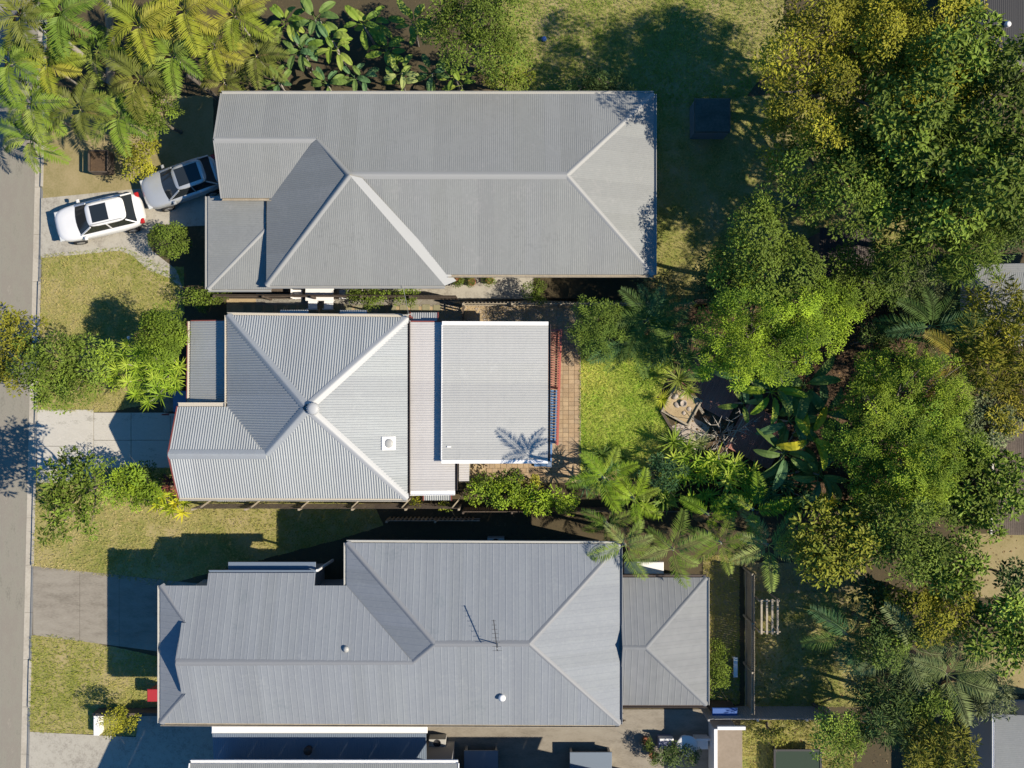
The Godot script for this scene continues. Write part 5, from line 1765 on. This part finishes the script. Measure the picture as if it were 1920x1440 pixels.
# ---- palms, broad leaved plants, strap leaved plants
func build_plants() -> void:
	var yel := [Color(.17, .185, .022), Color(.13, .16, .02), Color(.20, .195, .03)]
	var grn := [Color(.085, .135, .02), Color(.115, .165, .022), Color(.15, .19, .035)]
	var pale := [Color(.16, .21, .05), Color(.12, .165, .03), Color(.20, .235, .08)]
	var dk := [Color(.065, .105, .028), Color(.085, .13, .03), Color(.06, .115, .045)]
	var viv := [Color(.17, .235, .02), Color(.13, .20, .018), Color(.22, .27, .04)]
	# cane palms and fronds at the top left
	var ol := [Color(.10, .115, .022), Color(.13, .135, .025), Color(.085, .10, .02)]
	var pl := [
		[40, 30, 5.0, 10, .85, "olive cane palm at the top left corner", ol],
		[115, 25, 5.4, 11, .85, "green cane palm right of the top left corner", grn],
		[20, 120, 4.6, 10, .85, "cane palm on the left edge above the road end", grn],
		[90, 120, 4.2, 10, .80, "golden cane palm above the pale leaning trunk", yel],
		[60, 195, 3.8, 10, .85, "green cane palm left of the pale leaning trunk", grn],
		[150, 205, 3.6, 9, .75, "olive cane palm below the pale leaning trunk", ol],
		[225, 220, 3.2, 10, .75, "cane palm left of the smooth round shrub", grn],
		[262, 150, 4.2, 10, .80, "cane palm right of the grey leaning trunk", ol],
		[262, 50, 4.8, 11, .85, "golden cane palm at the top right of the grey trunk", yel],
		[325, 105, 4.4, 10, .80, "green cane palm above the smooth round shrub", grn],
		[345, 20, 5.0, 10, .85, "yellowish cane palm at the top edge", yel],
		[400, 90, 4.2, 10, .75, "yellow cane palm above the upper house's front corner", yel],
		[420, 155, 2.8, 8, .60, "low cane palm at the thin trunk by the upper roof", ol],
		[440, 30, 4.6, 10, .80, "golden cane palm beside the paddle leaved plants", yel],
		[480, 105, 3.4, 9, .70, "cane palm between golden palms and paddle leaved plants", ol],
		[60, 262, 2.8, 8, .75, "drooping cane palm at the end of the road", grn],
		[185, 95, 3.0, 8, .65, "shaded cane palm between the two leaning trunks", grn]]
	for p in pl:
		leaves_plant("cane_palm", p[5], "palm", p[0], p[1], p[2], p[3], "cane", p[4], p[6], "cane palms at the top left")
	for t in [[[198, 146], [128, 84], 4.4, .13, "pale bare palm trunk leaning at the top left", "bark_pale"], [[206, 150], [198, -20], 4.8, .17, "grey bare leaning trunk rising to the top edge", "bark_pale"], [[416, 190], [350, 142], 3.6, .09, "thin bare trunk beside the upper house's front corner", "bark"]]:
		var a := P(t[0][0], t[0][1])
		var b := P(t[1][0], t[1][1], t[2])
		var o := thing("bare_tree", t[4], "tree", a, 0, "bare trunks at the top left")
		var st := mb()
		var pts: Array = []
		var rad: Array = []
		for k in 14:
			var u := k / 13.0
			pts.append((b - a) * u + Vector3(sin(u * 3.0) * .12, 0, cos(u * 2.0) * .08))
			rad.append(t[3] * (1.25 - .35 * u) * (1.0 + (.06 if k % 2 else 0.0)))
		tube(st, pts, rad, 10)
		put("trunk", fin(st), M[t[5]], o)
	# paddle leaved plants along the top of the upper house
	var pd := [
		[528, 40, 3.0, 11, .62, "paddle leaved plant at the left of the top row"],
		[560, 100, 2.6, 11, .60, "paddle leaved plant right of the low cane palm"],
		[590, 30, 3.2, 12, .66, "tall paddle leaved plant at the top edge"],
		[606, 150, 2.2, 10, .56, "paddle leaved plant closest to the upper roof"],
		[632, 85, 2.8, 12, .62, "paddle leaved plant in the middle of the top row"],
		[672, 135, 2.2, 10, .56, "low paddle leaved plant above the upper roof's middle"],
		[690, 40, 3.2, 12, .66, "bright paddle leaved plant at the top beside the dark gap"],
		[722, 95, 2.6, 11, .60, "paddle leaved plant right of the dark gap"],
		[745, 145, 2.2, 10, .56, "paddle leaved plant above the middle of the upper roof"],
		[770, 45, 2.8, 12, .62, "paddle leaved plant left of the leafy tree"],
		[800, 130, 2.2, 10, .56, "paddle leaved plant below the leafy tree"],
		[862, 152, 1.9, 9, .54, "rightmost paddle leaved plant of the top row"],
		[515, 150, 1.9, 9, .52, "low paddle leaved plant by the yellow cane palm"]]
	for p in pd:
		leaves_plant("broad_leaved_plant", p[5], "plant", p[0], p[1], p[2], p[3], "paddle", p[4], [pale, grn, dk, grn][hash(p[5]) % 4], "paddle leaved plants above the upper house", 2)
	# palms along the lower fence of the middle garden
	var fp := [
		[1190, 935, 3.6, 7, .56, "palm with arching fronds at the corner of the back lawn", viv],
		[1132, 896, 6.4, 9, .56, "tall palm whose shadow falls on the skillion corner", viv],
		[1140, 985, 3.4, 6, .55, "palm between shrub bed and lawn at the lower fence", grn],
		[1328, 965, 3.2, 5, .52, "palm in the middle of the strap leaved bed", viv],
		[1412, 955, 3.6, 5, .60, "upright yellow green palm at the right of the strap leaved bed", viv],
		[1172, 1022, 4.4, 7, .62, "pale palm overhanging the lower house's upper right corner", pale],
		[1262, 1030, 4.2, 7, .62, "palm over the lower house's rear wing", pale],
		[1352, 1018, 3.8, 7, .62, "green palm below the garden's fence line", grn],
		[1440, 1022, 4.0, 8, .70, "palm with long fronds above the slatted pergola", pale],
		[1745, 612, 4.2, 11, .85, "dark palm at the upper right corner of the middle garden", dk],
		[1790, 672, 4.4, 9, .9, "yellowing palm at the right end of the middle garden", [Color(.20, .17, .03), Color(.12, .14, .03)]],
		[1215, 600, 3.2, 11, .8, "dark palm behind the hedge tree", dk],
		[1265, 622, 3.0, 11, .75, "dark palm left of the round fine leaved tree", dk],
		[1180, 640, 2.6, 10, .7, "low dark palm at the top of the back lawn", dk],
		[1700, 1210, 4.0, 10, .95, "grey green palm in the lower right garden", [Color(.13, .16, .07), Color(.10, .135, .05)]],
		[1775, 1265, 4.0, 11, .95, "pale palm near the sandy corner yard", [Color(.14, .17, .07), Color(.11, .14, .05)]],
		[1590, 1190, 3.4, 9, .85, "dark palm at the end of the shaded lower yard", dk]]
	for p in fp:
		leaves_plant("palm", p[5], "palm", p[0], p[1], p[2], p[3], "frond", p[4], p[6], "feather palms")
	# broad leaved plants beside the decks
	var bl := [
		[1445, 735, 2.4, 9, .78, "bright broad leaved plant at the edge of the round tree", viv],
		[1392, 756, 1.5, 5, .60, "broad leaved plant bending over the garden deck", pale],
		[1508, 722, 2.6, 8, .85, "large dark broad leaved plant right of the round tree", dk],
		[1478, 790, 2.4, 9, .85, "dark broad leaved plant above the lower deck", dk],
		[1540, 775, 2.0, 8, .8, "blue green broad leaved plant at the mulch edge", dk],
		[1520, 818, 2.8, 7, .72, "yellow leaved broad plant right of the lower deck", [Color(.30, .28, .02), Color(.20, .24, .02)]],
		[1470, 850, 2.2, 8, .8, "dark broad leaved plant below the lower deck", dk],
		[1535, 890, 2.2, 8, .75, "broad leaved plant beside the leaf litter", dk],
		[1395, 708, 2.0, 7, .7, "shaded broad leaved plant under the round tree", dk]]
	for p in bl:
		leaves_plant("broad_leaved_plant", p[5], "plant", p[0], p[1], p[2], p[3], "banana", p[4], p[6], "broad leaved plants by the decks")
	# star leaved tree over the front garden
	rng.seed = 91
	var spots: Array = []
	for i in 34:
		var a := i * 2.39996
		var q := sqrt((i + .5) / 34.0)
		spots.append([283 + cos(a) * q * 60 - sin(a) * q * 12 + rr(-5, 5), 695 + sin(a) * q * 58 + cos(a) * q * 14 + rr(-5, 5)])
	rosette_plant("star_leaved_tree", "spreading tree with star shaped leaf heads in front of the porch", "tree", spots, 3.0, "pineneedle", 1.1, [Color(.17, .24, .02), Color(.23, .29, .035), Color(.13, .20, .018)], "", .035, .9)
	# cordylines and croton at the front
	rosette_plant("croton", "yellow croton bush at the lower left of the garage wing", "shrub", [[305, 932], [322, 925], [338, 930], [312, 948], [330, 945], [348, 944], [296, 946], [322, 958], [342, 960]], 1.1, "straps", .75, [Color(.38, .36, .03), Color(.30, .32, .02), Color(.22, .26, .02)])
	rosette_plant("red_cordyline", "dark red cordyline beside the garage wing", "plant", [[318, 900], [328, 908], [316, 913], [336, 918]], 1.3, "straps", .65, [Color(.10, .03, .025), Color(.15, .05, .035), Color(.07, .03, .02)])
	rosette_plant("strap_grass", "dark green strap leaves between shrubs and driveway", "plant", [[284, 895], [300, 905], [292, 912], [308, 895]], .7, "straps", .7, [Color(.05, .085, .02), Color(.08, .12, .025)])
	# spiky plants round the timber bed
	rosette_plant("yucca", "long leaved spiky plant at the top of the timber bed", "plant", [[1272, 712]], .9, "yucca", 1.0, [Color(.12, .15, .03)])
	rosette_plant("spiky_plant", "bright yellow green spiky plant at the corner of the timber bed", "plant", [[1242, 748]], .5, "yucca", .55, [Color(.26, .28, .03)])
	rosette_plant("yucca", "fan of green spiky leaves right of the timber bed top", "plant", [[1290, 732]], .7, "yucca", .7, [Color(.15, .19, .03)])
	rosette_plant("yucca", "large spiky plant at the lower corner of the back lawn", "plant", [[1262, 830], [1290, 838]], 1.0, "yucca", 1.0, [Color(.14, .20, .025)])
	rosette_plant("spiky_plant", "grey green spiky plant left of the bare branches", "plant", [[1312, 830]], .9, "yucca", .9, [Color(.15, .17, .07)])
	rosette_plant("spiky_plant", "pair of dark spiky plants on the lawn's lower edge", "plant", [[1128, 852], [1165, 858]], .7, "yucca", .7, [Color(.06, .10, .02)])
	# strap leaved bed in rows of heads
	rng.seed = 92
	var beds := [[1285, 880, 40, 26, 12, "strap leaved plants at the left of the lower bed", viv], [1345, 885, 42, 30, 14, "bright strap leaved plants in the middle of the lower bed", viv], [1390, 900, 30, 34, 11, "tall strap leaved plants beside the upright palm", viv], [1480, 905, 56, 34, 18, "dark strap leaved plants right of the upright palm", dk], [1215, 930, 46, 26, 11, "green strap leaved plants under the lawn corner palm", grn], [1350, 940, 60, 14, 12, "strap leaved plants along the lower garden fence", viv], [1555, 940, 24, 12, 5, "yellow strap leaved plant at the leaf litter", [Color(.30, .29, .03)]], [1120, 892, 30, 20, 7, "dark strap leaved plants at the brick paving's lower corner", dk], [1255, 655, 50, 26, 10, "dark strap leaved plants in the shade above the back lawn", dk], [1500, 945, 50, 10, 8, "low strap leaved plants on the fence at the garden's lower edge", grn], [1135, 655, 34, 16, 7, "small dark strap leaved plants under the hedge tree", dk]]
	for b in beds:
		var s: Array = []
		for i in b[4]:
			s.append([b[0] + rr(-1, 1) * b[2], b[1] + rr(-1, 1) * b[3]])
		rosette_plant("strap_leaved_plants", b[5], "plants", s, 1.3, "straps", .95, b[6], "strap leaved beds")
	# bare branching shrub
	rng.seed = 93
	var bs := thing("bare_shrub", "leafless grey branching shrub beside the lower deck", "shrub", P(1350, 815))
	var st := mb()
	for i in 9:
		var a := i * TAU / 9 + rr(-.3, .3)
		var p := Vector3.ZERO
		var d := Vector3(cos(a) * .55, .8, sin(a) * .45)
		for k in 3:
			var q := p + d * rr(.38, .6)
			tube(st, [p, q], [.022 - .005 * k, .018 - .005 * k], 5)
			for m in 2:
				var e := Vector3(d.x + rr(-.9, .9), rr(.1, .5), d.z + rr(-.9, .9)).normalized() * rr(.25, .5)
				tube(st, [q, q + e], [.015, .007], 4)
				tube(st, [q + e * .6, q + e * .6 + Vector3(rr(-.2, .2), .1, rr(-.2, .2))], [.009, .004], 4)
			p = q
			d = (d + Vector3(rr(-.5, .5), rr(-.5, .1), rr(-.5, .5)))
	put("branches", fin(st), M.twig, bs)
	bs.scale = Vector3(1.25, 1.35, 1.25)
